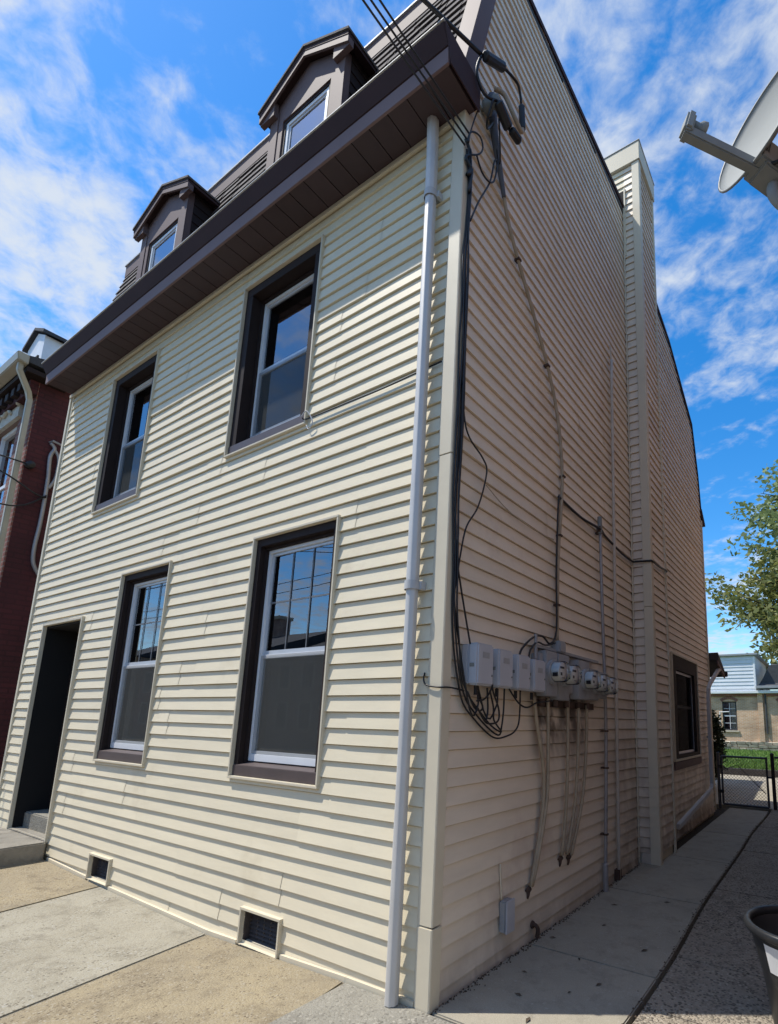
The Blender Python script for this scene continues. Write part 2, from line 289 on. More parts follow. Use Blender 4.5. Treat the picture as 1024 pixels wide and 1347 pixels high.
# ------------------------------------------------------------------ mesh helpers
class MB:
    def __init__(s): s.v = []; s.f = []
    def add(s, vs, fs):
        o = len(s.v); s.v += [tuple(q) for q in vs]; s.f += [tuple(i+o for i in f) for f in fs]; return s
    def box(s, x0, x1, y0, y1, z0, z1):
        return s.add([(x0, y0, z0), (x1, y0, z0), (x1, y1, z0), (x0, y1, z0), (x0, y0, z1), (x1, y0, z1), (x1, y1, z1), (x0, y1, z1)],
                     [(0, 3, 2, 1), (4, 5, 6, 7), (0, 1, 5, 4), (1, 2, 6, 5), (2, 3, 7, 6), (3, 0, 4, 7)])
    def prism(s, poly, fn, a, b):
        """poly: list of 2D points, fn(p, t) -> xyz for t in (a, b)"""
        n = len(poly); vs = [fn(q, a) for q in poly]+[fn(q, b) for q in poly]
        fs = [tuple(range(n-1, -1, -1)), tuple(range(n, 2*n))]+[(i, (i+1) % n, n+(i+1) % n, n+i) for i in range(n)]
        return s.add(vs, fs)
    def tube(s, pts, r, n=8, smooth=True, closed=False, caps=True):
        P = [Vector(q) for q in pts]
        if smooth and len(P) > 2:
            Q = []
            for i in range(len(P)-1):
                p0 = P[max(i-1, 0)]; p1 = P[i]; p2 = P[i+1]; p3 = P[min(i+2, len(P)-1)]
                for k in range(5):
                    t = k/5.0
                    Q.append(0.5*((2*p1)+(-p0+p2)*t+(2*p0-5*p1+4*p2-p3)*t*t+(-p0+3*p1-3*p2+p3)*t**3))
            Q.append(P[-1]); P = Q
        rs = r if isinstance(r, (list, tuple)) else None
        rings = []; prev = None
        for i, q in enumerate(P):
            d = (P[min(i+1, len(P)-1)]-P[max(i-1, 0)])
            if d.length < 1e-9: d = Vector((0, 0, 1))
            d.normalize()
            if prev is None:
                a = d.orthogonal().normalized()
            else:
                a = (prev-d*prev.dot(d))
                a = a.normalized() if a.length > 1e-6 else d.orthogonal().normalized()
            prev = a; b = d.cross(a)
            rr = r if rs is None else rs[0]+(rs[1]-rs[0])*i/max(1, len(P)-1)
            rings.append([q+(a*math.cos(2*math.pi*k/n)+b*math.sin(2*math.pi*k/n))*rr for k in range(n)])
        o = len(s.v)
        for rg in rings: s.v += [tuple(q) for q in rg]
        for i in range(len(rings)-1):
            for k in range(n): s.f.append((o+i*n+k, o+i*n+(k+1) % n, o+(i+1)*n+(k+1) % n, o+(i+1)*n+k))
        if caps:
            s.f.append(tuple(o+k for k in range(n-1, -1, -1))); e = o+(len(rings)-1)*n; s.f.append(tuple(e+k for k in range(n)))
        return s
    def lathe(s, prof, centre, axis, n=20):
        """prof: list (radius, along)"""
        ax = Vector(axis).normalized(); a = ax.orthogonal().normalized(); b = ax.cross(a); c = Vector(centre); o = len(s.v)
        for (r, h) in prof:
            for k in range(n): s.v.append(tuple(c+ax*h+(a*math.cos(2*math.pi*k/n)+b*math.sin(2*math.pi*k/n))*r))
        for i in range(len(prof)-1):
            for k in range(n): s.f.append((o+i*n+k, o+i*n+(k+1) % n, o+(i+1)*n+(k+1) % n, o+(i+1)*n+k))
        return s
    def obox(s, c, ax, ay, az):
        """box by centre and three half vectors"""
        c = Vector(c); ax = Vector(ax); ay = Vector(ay); az = Vector(az); vs = []
        for k in (-1, 1):
            for (i, j) in ((-1, -1), (1, -1), (1, 1), (-1, 1)): vs.append(c+ax*i+ay*j+az*k)
        return s.add(vs, [(0, 3, 2, 1), (4, 5, 6, 7), (0, 1, 5, 4), (1, 2, 6, 5), (2, 3, 7, 6), (3, 0, 4, 7)])
    def build(s, name, mat, parent=None, bevel=0.0, smooth=False, recalc=True, kind=None, label=None):
        me = bpy.data.meshes.new(name); base = origin(parent)
        me.from_pydata([(v[0]-base.x, v[1]-base.y, v[2]-base.z) for v in s.v], [], s.f)
        if recalc or bevel:
            bm = bmesh.new(); bm.from_mesh(me)
            if recalc: bmesh.ops.recalc_face_normals(bm, faces=bm.faces)
            if bevel:
                bmesh.ops.bevel(bm, geom=[e for e in bm.edges if len(e.link_faces) == 2 and e.calc_face_angle(0) > 0.5], offset=bevel, segments=2, affect='EDGES', clamp_overlap=True)
            bm.to_mesh(me); bm.free()
        if smooth:
            for q in me.polygons: q.use_smooth = True
        me.materials.append(M[mat] if isinstance(mat, str) else mat)
        o = bpy.data.objects.new(name, me); COL.objects.link(o)
        if parent is not None: o.parent = parent
        if kind: o['kind'] = kind
        if label: o['label'] = label
        return o
def origin(o):
    v = Vector((0, 0, 0))
    while o is not None: v += o.location; o = o.parent
    return v
def tag(o, label, cat, group=None):
    o['label'] = label; o['category'] = cat
    if group: o['group'] = group
    return o
def thing(name, label, cat, loc=(0, 0, 0), group=None):
    o = bpy.data.objects.new(name, None); COL.objects.link(o); o.location = loc; o.empty_display_size = 0.2
    return tag(o, label, cat, group)
def struct(o): o['kind'] = 'structure'; return o

# ------------------------------------------------------------------ ground
gb = MB(); gb.add([(-400, -400, -0.16), (400, -400, -0.16), (400, 400, -0.16), (-400, 400, -0.16)], [(0, 1, 2, 3)])
struct(gb.build('ground', 'soil', recalc=False))
# sidewalk: slabs with recessed joints; the surface dips gently between corner and door
def swz(x):
    pts = [(-14, 0.03), (-5.2, 0.03), (-3.62, -0.022), (-1.95, -0.052), (-0.59, -0.008), (0.2, 0.0), (8, 0.0)]
    for (a, za), (b, zb) in zip(pts, pts[1:]):
        if a <= x <= b: return za+(zb-za)*(x-a)/(b-a)
    return 0.0
sb = MB(); sb.add([(-14, -3.4, -0.11), (8, -3.4, -0.11), (8, 0.3, -0.11), (-14, 0.3, -0.11)], [(0, 1, 2, 3)])
sidewalk = struct(sb.build('sidewalk', 'soil', recalc=False))
def slab(parent, x0, x1, y0, y1, zf, mat, thick=0.09, name='slab', skew=0.0, bev=0.008):
    b = MB(); xs = [x0+(x1-x0)*i/4 for i in range(5)]; vs = []
    for x in xs:
        for y in (y0, y1): vs.append((x+skew*(y-y1), y, zf(x)))
    n = len(vs); vs += [(v[0], v[1], v[2]-thick) for v in vs]
    fs = []
    for i in range(4):
        a = 2*i; fs.append((a, a+2, a+3, a+1)); fs.append((n+a, n+a+1, n+a+3, n+a+2)); fs.append((a, n+a, n+a+2, a+2)); fs.append((a+1, a+3, n+a+3, n+a+1))
    fs.append((0, 1, n+1, n)); fs.append((8, n+8, n+9, 9))
    b.add(vs, fs)
    return b.build(name, mat, parent, bevel=bev)
jx = [-13.2, -11.7, -10.2, -8.7, -6.9, -5.2, -3.62, -1.965, -0.59, 0.93, 2.4, 3.9, 5.4, 6.9]
cm = ['concrete_pale', 'concrete_grey', 'concrete_tan', 'concrete_pale', 'concrete_pale', 'concrete_tan', 'concrete_pale', 'concrete_tan', 'concrete_grey', 'concrete_grey', 'concrete_pale', 'concrete_tan', 'concrete_grey']
for i in range(len(jx)-1):
    g = 0.006
    slab(sidewalk, jx[i]+g, jx[i+1]-g, -1.62, -0.012 if jx[i] < 0.5 else -0.012, swz, cm[i], skew=-0.16 if i in (5, 6, 7) else 0.0)
    slab(sidewalk, jx[i]+g, jx[i+1]-g, -3.25, -1.635, swz, cm[(i*5+3) % len(cm)])
kb = MB(); kb.box(-60, 60, -3.42, -3.262, -0.2, 0.0); struct(kb.build('kerb', 'kerb', bevel=0.02))
rb = MB(); rb.add([(-120, -11.0, -0.13), (120, -11.0, -0.13), (120, -3.4, -0.13), (-120, -3.4, -0.13)], [(0, 1, 2, 3)]); struct(rb.build('road', 'asphalt', recalc=False))
fs_ = MB(); fs_.box(-60, 60, -13.4, -10.9, -0.2, 0.01); struct(fs_.build('far_sidewalk', 'concrete_pale', bevel=0.02))
# alley walk of the house
ab = MB(); ab.add([(-0.3, 0.0, -0.10), (2.1, 0.0, -0.10), (2.1, 16, -0.10), (-0.3, 16, -0.10)], [(0, 1, 2, 3)])
alley = struct(ab.build('alley_path', 'soil', recalc=False))
def wob(y): return 0.87-0.055*max(0, min(1, (y-1.4)/2.5))+0.012*math.sin(y*1.9)
def strip(parent, y0, y1, xl, xr, z, mat, name='slab'):
    b = MB(); n = 6; ys = [y0+(y1-y0)*i/n for i in range(n+1)]; vs = []
    for y in ys:
        for x in (xl(y), xr(y)): vs.append((x, y, z))
    k = len(vs); vs += [(v[0], v[1], v[2]-0.09) for v in vs]; fs = []
    for i in range(n):
        a = 2*i; fs += [(a, a+1, a+3, a+2), (k+a, k+a+2, k+a+3, k+a+1), (a, a+2, k+a+2, k+a), (a+1, k+a+1, k+a+3, a+3)]
    fs += [(0, k, k+1, 1), (k-2, k-1, 2*k-1, 2*k-2)]
    b.add(vs, fs); return b.build(name, mat, parent, bevel=0.007)
def wl(y):
    if 3.36 < y < 4.2: return 0.02
    return 0.018 if y < 4.2 else 0.20
ya = [0.0, 0.98, 2.42, 3.9, 5.5, 7.9]
for a, b in zip(ya, ya[1:]): strip(alley, a+0.003, b-0.003, lambda y: 0.018 if a < 3.8 else 0.19, lambda y: wob(y)-0.014, 0.0, 'concrete_walk')
yb = [0.0, 0.62, 1.32, 2.9, 4.6, 6.3, 8.2]
for a, b in zip(yb, yb[1:]): strip(alley, a+0.005, b-0.005, lambda y: wob(y)+0.018, lambda y: 2.08, 0.006, 'concrete_agg')
yard = MB(); yard.box(-6, 7, 8.3, 14.5, -0.14, -0.012); struct(yard.build('yard_paving', 'concrete_walk', bevel=0.01))
lw = MB(); lw.add([(-40, 14.7, 0.02), (40, 14.7, 0.02), (40, 75, 0.05), (-40, 75, 0.05)], [(0, 1, 2, 3)]); struct(lw.build('lawn', 'lawn', recalc=False))
gr = MB(); rg = random.Random(5)
for i in range(15000):
    y = 14.8+15.0*rg.random()**1.4; x = -5+7*rg.random(); h = 0.05+0.09*rg.random(); a = rg.random()*6.28; w = 0.012+0.012*rg.random()
    gr.add([(x-w*math.cos(a), y-w*math.sin(a), 0.015), (x+w*math.cos(a), y+w*math.sin(a), 0.015), (x+0.05*(rg.random()-.5), y+0.05*(rg.random()-.5), 0.02+h)], [(0, 1, 2)])
g_ = gr.build('grass', 'grass', recalc=False, kind='stuff'); g_['label'] = 'short sunlit green lawn grass before the brick house'; g_['category'] = 'grass'
tb = MB(); tb.box(-6, 7, 14.52, 14.74, -0.1, 0.17); tag(tb.build('edging_timber', 'timber', bevel=0.02), 'dark low timber edging along the front of the lawn', 'edging')

# ------------------------------------------------------------------ siding
LAP = 0.1016; Z0 = 0.0544
def siding(parent, umin, umax, zlo, zhi, fmap, mat, openings=(), zmax=None, seams=None, seed=0, zprof=None):
    rnd = random.Random(seed)
    k0 = math.floor((zlo-Z0)/LAP); k0 -= k0 % 2
    def zm(u):
        if zprof is None: return zhi
        for (a, za), (b, zb) in zip(zprof, zprof[1:]):
            if a <= u <= b: return za+(zb-za)*(u-a)/(b-a)
        return zprof[0][1] if u < zprof[0][0] else zprof[-1][1]
    objs = []
    k = k0; row = 0
    while Z0+k*LAP < zhi:
        sm = seams(row, rnd) if seams else []
        off = (rnd.random()-.5)*0.0016
        bps = {umin, umax}
        zA, zB = Z0+k*LAP, Z0+(k+2)*LAP
        for (a, b, c, d) in openings:
            if d > zA and c < zB: bps |= {a, b}
        for q in sm: bps.add(q)
        if zprof:
            for (a, za), (b, zb) in zip(zprof, zprof[1:]):
                bps.add(a); bps.add(b)
                for zz in (zA, zA+LAP, zB):
                    if (za-zz)*(zb-zz) < 0: bps.add(a+(b-a)*(zz-za)/(zb-za))
        bl = sorted(q for q in bps if umin <= q <= umax)
        fine = []
        for a, b in zip(bl, bl[1:]):
            n = max(1, int(math.ceil((b-a)/0.9)))
            fine += [a+(b-a)*i/n for i in range(n)]
        fine.append(bl[-1])
        wv = {u: (rnd.random()-.5)*0.0026 for u in fine}
        mb = MB(); alt = rnd.random() < 0.5
        def flush():
            nonlocal mb
            if mb.v: objs.append(mb.build('siding_panel', mat, parent, recalc=False))
            mb = MB()
        for a, b in zip(fine, fine[1:]):
            if a in sm: flush(); alt = not alt
            if b-a < 1e-4: continue
            any_ = False
            for j in (0, 1):
                z0 = zA+j*LAP; z1 = z0+LAP
                segs = [(max(z0, zlo), min(z1, zhi))]
                mid = (a+b)/2
                for (oa, ob, oc, od) in openings:
                    if oa < mid < ob:
                        ns = []
                        for (p, q) in segs:
                            if od <= p or oc >= q: ns.append((p, q)); continue
                            if oc > p: ns.append((p, oc))
                            if od < q: ns.append((od, q))
                        segs = ns
                for (p, q) in segs:
                    qa, qb = min(q, zm(a)), min(q, zm(b))
                    if qa <= p+1e-4 and qb <= p+1e-4: continue
                    qa = max(qa, p); qb = max(qb, p)
                    any_ = True
                    e = off+(0.0026 if alt else 0)
                    def dd(z, u):
                        t = (z-z0)/LAP
                        return 0.0142*(t/0.93)-e+wv[u] if t < 0.93 else 0.0142-e+wv[u]+0.009*(t-0.93)/0.07
                    zs = [p, p+(q-p)*0.5]
                    ka = (p+(qa-p)*.5) if qa < z1-1e-5 else max(p, z0+LAP*.93)
                    kb_ = (p+(qb-p)*.5) if qb < z1-1e-5 else max(p, z0+LAP*.93)
                    vs = [fmap(a, dd(p, a), p), fmap(b, dd(p, b), p),
                          fmap(b, dd(kb_, b), kb_), fmap(a, dd(ka, a), ka),
                          fmap(b, dd(qb, b), qb), fmap(a, dd(qa, a), qa)]
                    fs = [(0, 1, 2, 3), (3, 2, 4, 5)]
                    if p == z0:
                        vs += [fmap(a, 0.027, p+0.001), fmap(b, 0.027, p+0.001)]; fs.append((6, 7, 1, 0))
                    mb.add(vs, fs)
            if not any_: flush()
        flush()
        k += 2; row += 1
    return objs

# ------------------------------------------------------------------ the house
XL = -6.445; WZ = 5.57
house = thing('clapboard_house', 'tall cream clapboard house with brown eaves, two dormers and a sided chimney', 'house')
win_lo = [(-1.927, -0.948, 0.994, 2.817), (-4.126, -3.175, 0.994, 2.817)]
win_up = [(-2.507, -1.416, 3.641, 5.340), (-5.129, -4.067, 3.641, 5.340)]
door = (-5.941, -4.870, 0.17, 2.448)
vents = [(-3.90, -3.50, 0.0, 0.212), (-1.612, -1.19, -0.03, 0.192)]
ops = win_lo+win_up+[door]+vents
# front sheathing with openings cut (cells)
fwb = MB(); xs = sorted({XL, -0.01} | {o[0]+0.012 for o in ops} | {o[1]-0.012 for o in ops}); zs = sorted({-0.1, WZ+0.35} | {o[2]+0.012 for o in ops} | {o[3]-0.012 for o in ops})
for a, b in zip(xs, xs[1:]):
    for c, d in zip(zs, zs[1:]):
        if any(o[0] < (a+b)/2 < o[1] and o[2] < (c+d)/2 < o[3] for o in ops): continue
        fwb.box(a, b, 0.0290, 0.10, c, d)
wall_f = fwb.build('wall', 'cream_trim', house, recalc=False)
SE = {0: -1.12, 1: -2.55, 2: -1.88, 3: -2.81, 4: -3.99, 5: -1.69}
def fseams(row, rnd):
    base = [-1.12, -2.80, -4.6, -1.88, -3.4, -2.5, -0.75, -5.3, -3.08]
    return sorted({base[(row*2+1) % 9], base[(row*2+5) % 9]-0.13*rnd.random()})
siding(wall_f, XL+0.03, -0.055, -0.06, WZ, lambda u, d, z: (u, d, z), 'cream', [(o[0]+.02, o[1]-.02, o[2]+.02, o[3]-.02) for o in ops], seams=fseams, seed=3)
# side wall: profile of the gable end (y, z)
PROF = [(0.0, 5.93), (0.40, 7.85), (0.90, 7.88), (3.33, 8.16), (4.96, 7.83), (5.62, 7.69), (7.15, 6.98), (7.49, 6.09), (7.66, 5.30)]
SY = 7.66
def zprof(y):
    for (a, za), (b, zb) in zip(PROF, PROF[1:]):
        if a <= y <= b: return za+(zb-za)*(y-a)/(b-a)
    return PROF[-1][1]
poly = [(0.012, -0.1), (SY, -0.1)]+[(y, z) for (y, z) in reversed(PROF)]
SW = (4.98, 6.60, 0.93, 2.42)      # side window opening (y0, y1, z0, z1)
swb = MB()
# side sheathing in vertical strips with the window cut out
ysx = sorted({q[0] for q in PROF} | {SW[0], SW[1], 3.38, 4.06})
for a, b in zip(ysx, ysx[1:]):
    za, zb = zprof(a), zprof(b)
    parts = [(-0.1, None)] if not (SW[0]-1e-6 <= a and b <= SW[1]+1e-6) else [(-0.1, SW[2]), (SW[3], None)]
    for (c, d) in parts:
        A = za if d is None else d; B = zb if d is None else d
        swb.add([(-0.0290, a, c), (-0.0290, b, c), (-0.0290, b, B), (-0.0290, a, A), (-0.10, a, c), (-0.10, b, c), (-0.10, b, B), (-0.10, a, A)],
                [(0, 1, 2, 3), (7, 6, 5, 4), (0, 4, 5, 1), (3, 2, 6, 7), (0, 3, 7, 4), (1, 5, 6, 2)])
wall_s = swb.build('wall', 'cream_trim', house, recalc=False)
siding(wall_s, 0.045, SY-0.03, -0.06, 8.3, lambda u, d, z: (-d, u, z), 'side', [(SW[0]+.02, SW[1]-.02, SW[2]+.02, SW[3]-.02), (3.40, 4.05, -0.2, 9)], zprof=PROF, seed=8,
       seams=lambda row, rnd: [[0.66, 1.9, 2.5, 1.2][row % 4]+0.1*rnd.random(), [5.2, 4.5, 6.0][row % 3]+0.2*rnd.random()] if row != 1 else [0.60, 4.6])
# back and left walls, closing the volume
bw = MB(); bw.box(XL, 0.0-0.1, SY-0.1, SY-0.01, -0.1, 5.3); bw.build('wall', 'cream_trim', house)
lwb = MB(); lwb.prism(poly, lambda q, t: (t, q[0], q[1]), XL+0.001, XL+0.09); lwb.build('wall', 'cream_trim', house)
# corner posts
cp = MB()
cp.prism([(-0.084, -0.004), (-0.084, -0.012), (0.008, -0.012), (0.012, -0.008), (0.012, 0.066), (0.004, 0.066), (0.004, -0.004)], lambda q, t: (q[0], q[1], t), 0.385, 3.02)
cpo = cp.build('corner_post', 'cream_trim', house, bevel=0.003)
cp = MB(); cp.prism([(-0.085, -0.005), (-0.085, -0.0135), (0.009, -0.0135), (0.0135, -0.009), (0.0135, 0.067), (0.005, 0.067), (0.005, -0.005)], lambda q, t: (q[0], q[1], t), 3.023, WZ+0.06); cp.build('corner_post', 'cream_trim', house, bevel=0.003)
cp = MB(); cp.prism([(-0.086, -0.006), (-0.086, -0.015), (0.010, -0.015), (0.015, -0.010), (0.015, 0.068), (0.006, 0.068), (0.006, -0.006)], lambda q, t: (q[0], q[1], t), -0.012, 0.379)
cp.build('corner_post', 'cream_trim', house, bevel=0.003)
cp = MB(); cp.box(XL-0.008, XL+0.045, -0.012, 0.03, 0.0, WZ); cp.build('corner_post', 'cream_trim', house, bevel=0.003)
cp = MB(); cp.box(-0.02, 0.012, SY-0.06, SY+0.012, -0.02, 5.25); cp.build('corner_post', 'cream_trim', house, bevel=0.003)
# base strip at the pavement (follows the dip)
xx = [-4.80, -3.92, -3.48, -2.6, -1.965, -1.63, -1.17, -0.59, -0.09]
for a, b in zip(xx, xx[1:]):
    if (a, b) in ((-3.92, -3.48), (-1.63, -1.17)): continue
    bs = MB(); za, zb = swz(a)+0.024, swz(b)+0.024; a += 0.002
    bs.add([(a, -0.014, za-.06), (b, -0.014, zb-.06), (b, -0.014, zb), (a, -0.014, za), (a, 0.004, za-.06), (b, 0.004, zb-.06), (b, 0.004, zb), (a, 0.004, za)],
           [(0, 1, 2, 3), (7, 6, 5, 4), (3, 2, 6, 7), (0, 3, 7, 4), (1, 5, 6, 2)])
    bs.build('base_strip', 'cream_trim', house, recalc=False)
# frieze strip under the soffit
fz = MB(); fz.box(XL, -0.09, -0.02, 0.0, WZ-0.05, WZ-0.004); fz.build('frieze_trim', 'cream_trim', house, bevel=0.004)

# eave: soffit panels, fascia, box gutter, drip edge
EX0, EX1 = -6.42, 0.075
so_b = MB(); so_b.box(EX0+0.01, EX1-0.01, -0.265, 0.03, WZ+0.012, WZ+0.03); soffit = so_b.build('soffit', 'brown_dark', house)
n = 36; wdt = (EX1-EX0-0.02)/n
for i in range(n):
    b = MB(); x0 = EX0+0.01+i*wdt; b.box(x0+0.004, x0+wdt-0.004, -0.268, -0.002 if x0 < -0.2 else 0.03, WZ, WZ+0.011); b.build('soffit_panel', 'soffit', soffit, recalc=False)
b = MB(); b.prism([(-0.268, WZ-0.012), (-0.286, WZ-0.012), (-0.288, WZ+0.118), (-0.268, WZ+0.118)], lambda q, t: (t, q[0], q[1]), EX0, EX1); b.build('fascia', 'mauve_sunlit', house, bevel=0.003)
b = MB(); b.prism([(-0.270, WZ+0.119), (-0.292, WZ+0.119), (-0.346, WZ+0.222), (-0.350, WZ+0.236), (-0.06, WZ+0.236), (-0.06, WZ+0.119)], lambda q, t: (t, q[0], q[1]), EX0-0.004, EX1+0.004); gut = b.build('gutter', 'brown_dark', house, bevel=0.004)
b = MB(); b.box(EX0-0.01, EX1+0.008, -0.358, -0.30, WZ+0.2375, WZ+0.248); b.build('drip_edge', 'drip', gut, bevel=0.002)
b = MB(); b.prism([(-0.268, WZ-0.005), (-0.30, WZ+0.12), (-0.345, WZ+0.230), (0.05, WZ+0.230), (0.05, WZ-0.005)], lambda q, t: (t, q[0], q[1]), EX1+0.0045, EX1+0.014); b.build('eave_end', 'brown_dark', house)
b = MB(); b.box(0.018, EX1, -0.10, 0.05, WZ+0.034, WZ+0.230); b.build('eave_return', 'brown_dark', house)

# mansard roof
def mans(z): return 0.0+(z-5.93)*0.40/1.92          # y of the mansard face at height z
rf = MB(); rf.prism([(mans(5.79), 5.79), (mans(7.70), 7.70), (mans(7.70)+0.06, 7.70), (mans(5.79)+.06, 5.79)], lambda q, t: (t, q[0], q[1]), XL, -0.002)
for (a, za), (c, zc) in zip(PROF[1:], PROF[2:]):
    rf.add([(XL, a, za+0.02), (-0.001, a, za+0.02), (-0.001, c, zc+0.02), (XL, c, zc+0.02), (XL, a, za-0.08), (-0.001, a, za-0.08), (-0.001, c, zc-0.08), (XL, c, zc-0.08)],
           [(0, 1, 2, 3), (7, 6, 5, 4), (0, 4, 5, 1), (2, 6, 7, 3), (1, 5, 6, 2), (0, 3, 7, 4)])
roof = rf.build('roof', 'slate', house)
sh = MB(); rr = random.Random(4); zc = 5.80
while zc < 7.66:
    x = XL-0.15*rr.random()
    while x < -0.15:
        x1 = min(x+0.30, -0.15); x0 = max(x, XL)
        if x1-x0 > 0.03:
            yb_ = mans(zc)-0.022-0.006*rr.random(); yt = mans(zc+0.15)-0.006; h = zc-0.008*rr.random()
            sh.add([(x0+.004, yb_, h), (x1-.004, yb_, h), (x1-.004, yt, zc+0.15), (x0+.004, yt, zc+0.15), (x0+.004, yb_+.014, h), (x1-.004, yb_+.014, h)], [(0, 1, 2, 3), (4, 5, 1, 0)])
        x += 0.30
    zc += 0.128
sh.build('shingles', 'shingle', roof, recalc=False, kind='stuff')
b = MB(); b.prism([(mans(7.70)-0.03, 7.66), (mans(7.70)-0.03, 7.84), (mans(7.70)+0.09, 7.84), (mans(7.70)+0.09, 7.66)], lambda q, t: (t, q[0], q[1]), XL, 0.0); tf = b.build('fascia', 'brown', house, bevel=0.003)
b = MB(); b.box(XL-0.01, 0.012, mans(7.70)-0.045, mans(7.7)+0.11, 7.8425, 7.865); b.build('drip_edge', 'drip', tf, bevel=0.002)
# rake boards on the gable end
def rake(pa, pb, w, mat, x0=-0.12, x1=0.016, name='rake_board', par=None):
    a = Vector((0, pa[0], pa[1])); c = Vector((0, pb[0], pb[1])); d = (c-a).normalized(); nrm = Vector((0, -d.z, d.y))
    if nrm.y > 0 and abs(d.z) > abs(d.y): nrm = -nrm
    b_ = MB(); q = [a+nrm*0.03, c+nrm*0.03, c-nrm*w, a-nrm*w]
    b_.prism([(v.y, v.z) for v in q], lambda s_, t: (t, s_[0], s_[1]), x0, x1)
    return b_.build(name, mat, par or house, bevel=0.003)
rake((-0.050, 5.79), (0.377, 7.87), 0.10, 'brown', x0=-0.15, x1=0.022)
b = MB()
for (a, za), (c, zc) in zip(PROF[1:], PROF[2:]):
    b.add([(0.001, a, za-0.025), (0.014, a, za-0.025), (0.014, c, zc-0.025), (0.001, c, zc-0.025), (-0.02, a, za+0.022), (0.018, a, za+0.022), (0.018, c, zc+0.022), (-0.02, c, zc+0.022)],
          [(0, 1, 2, 3), (7, 6, 5, 4), (0, 4, 5, 1), (2, 6, 7, 3), (1, 5, 6, 2), (0, 3, 7, 4)])
b.build('rake_edge', 'brown_dark', house)
b = MB(); b.prism([(7.60, 5.47), (7.86, 5.24), (7.86, 5.20), (7.60, 5.34)], lambda q, t: (t, q[0], q[1]), XL, 0.03); b.build('rear_eave', 'brown_dark', house)

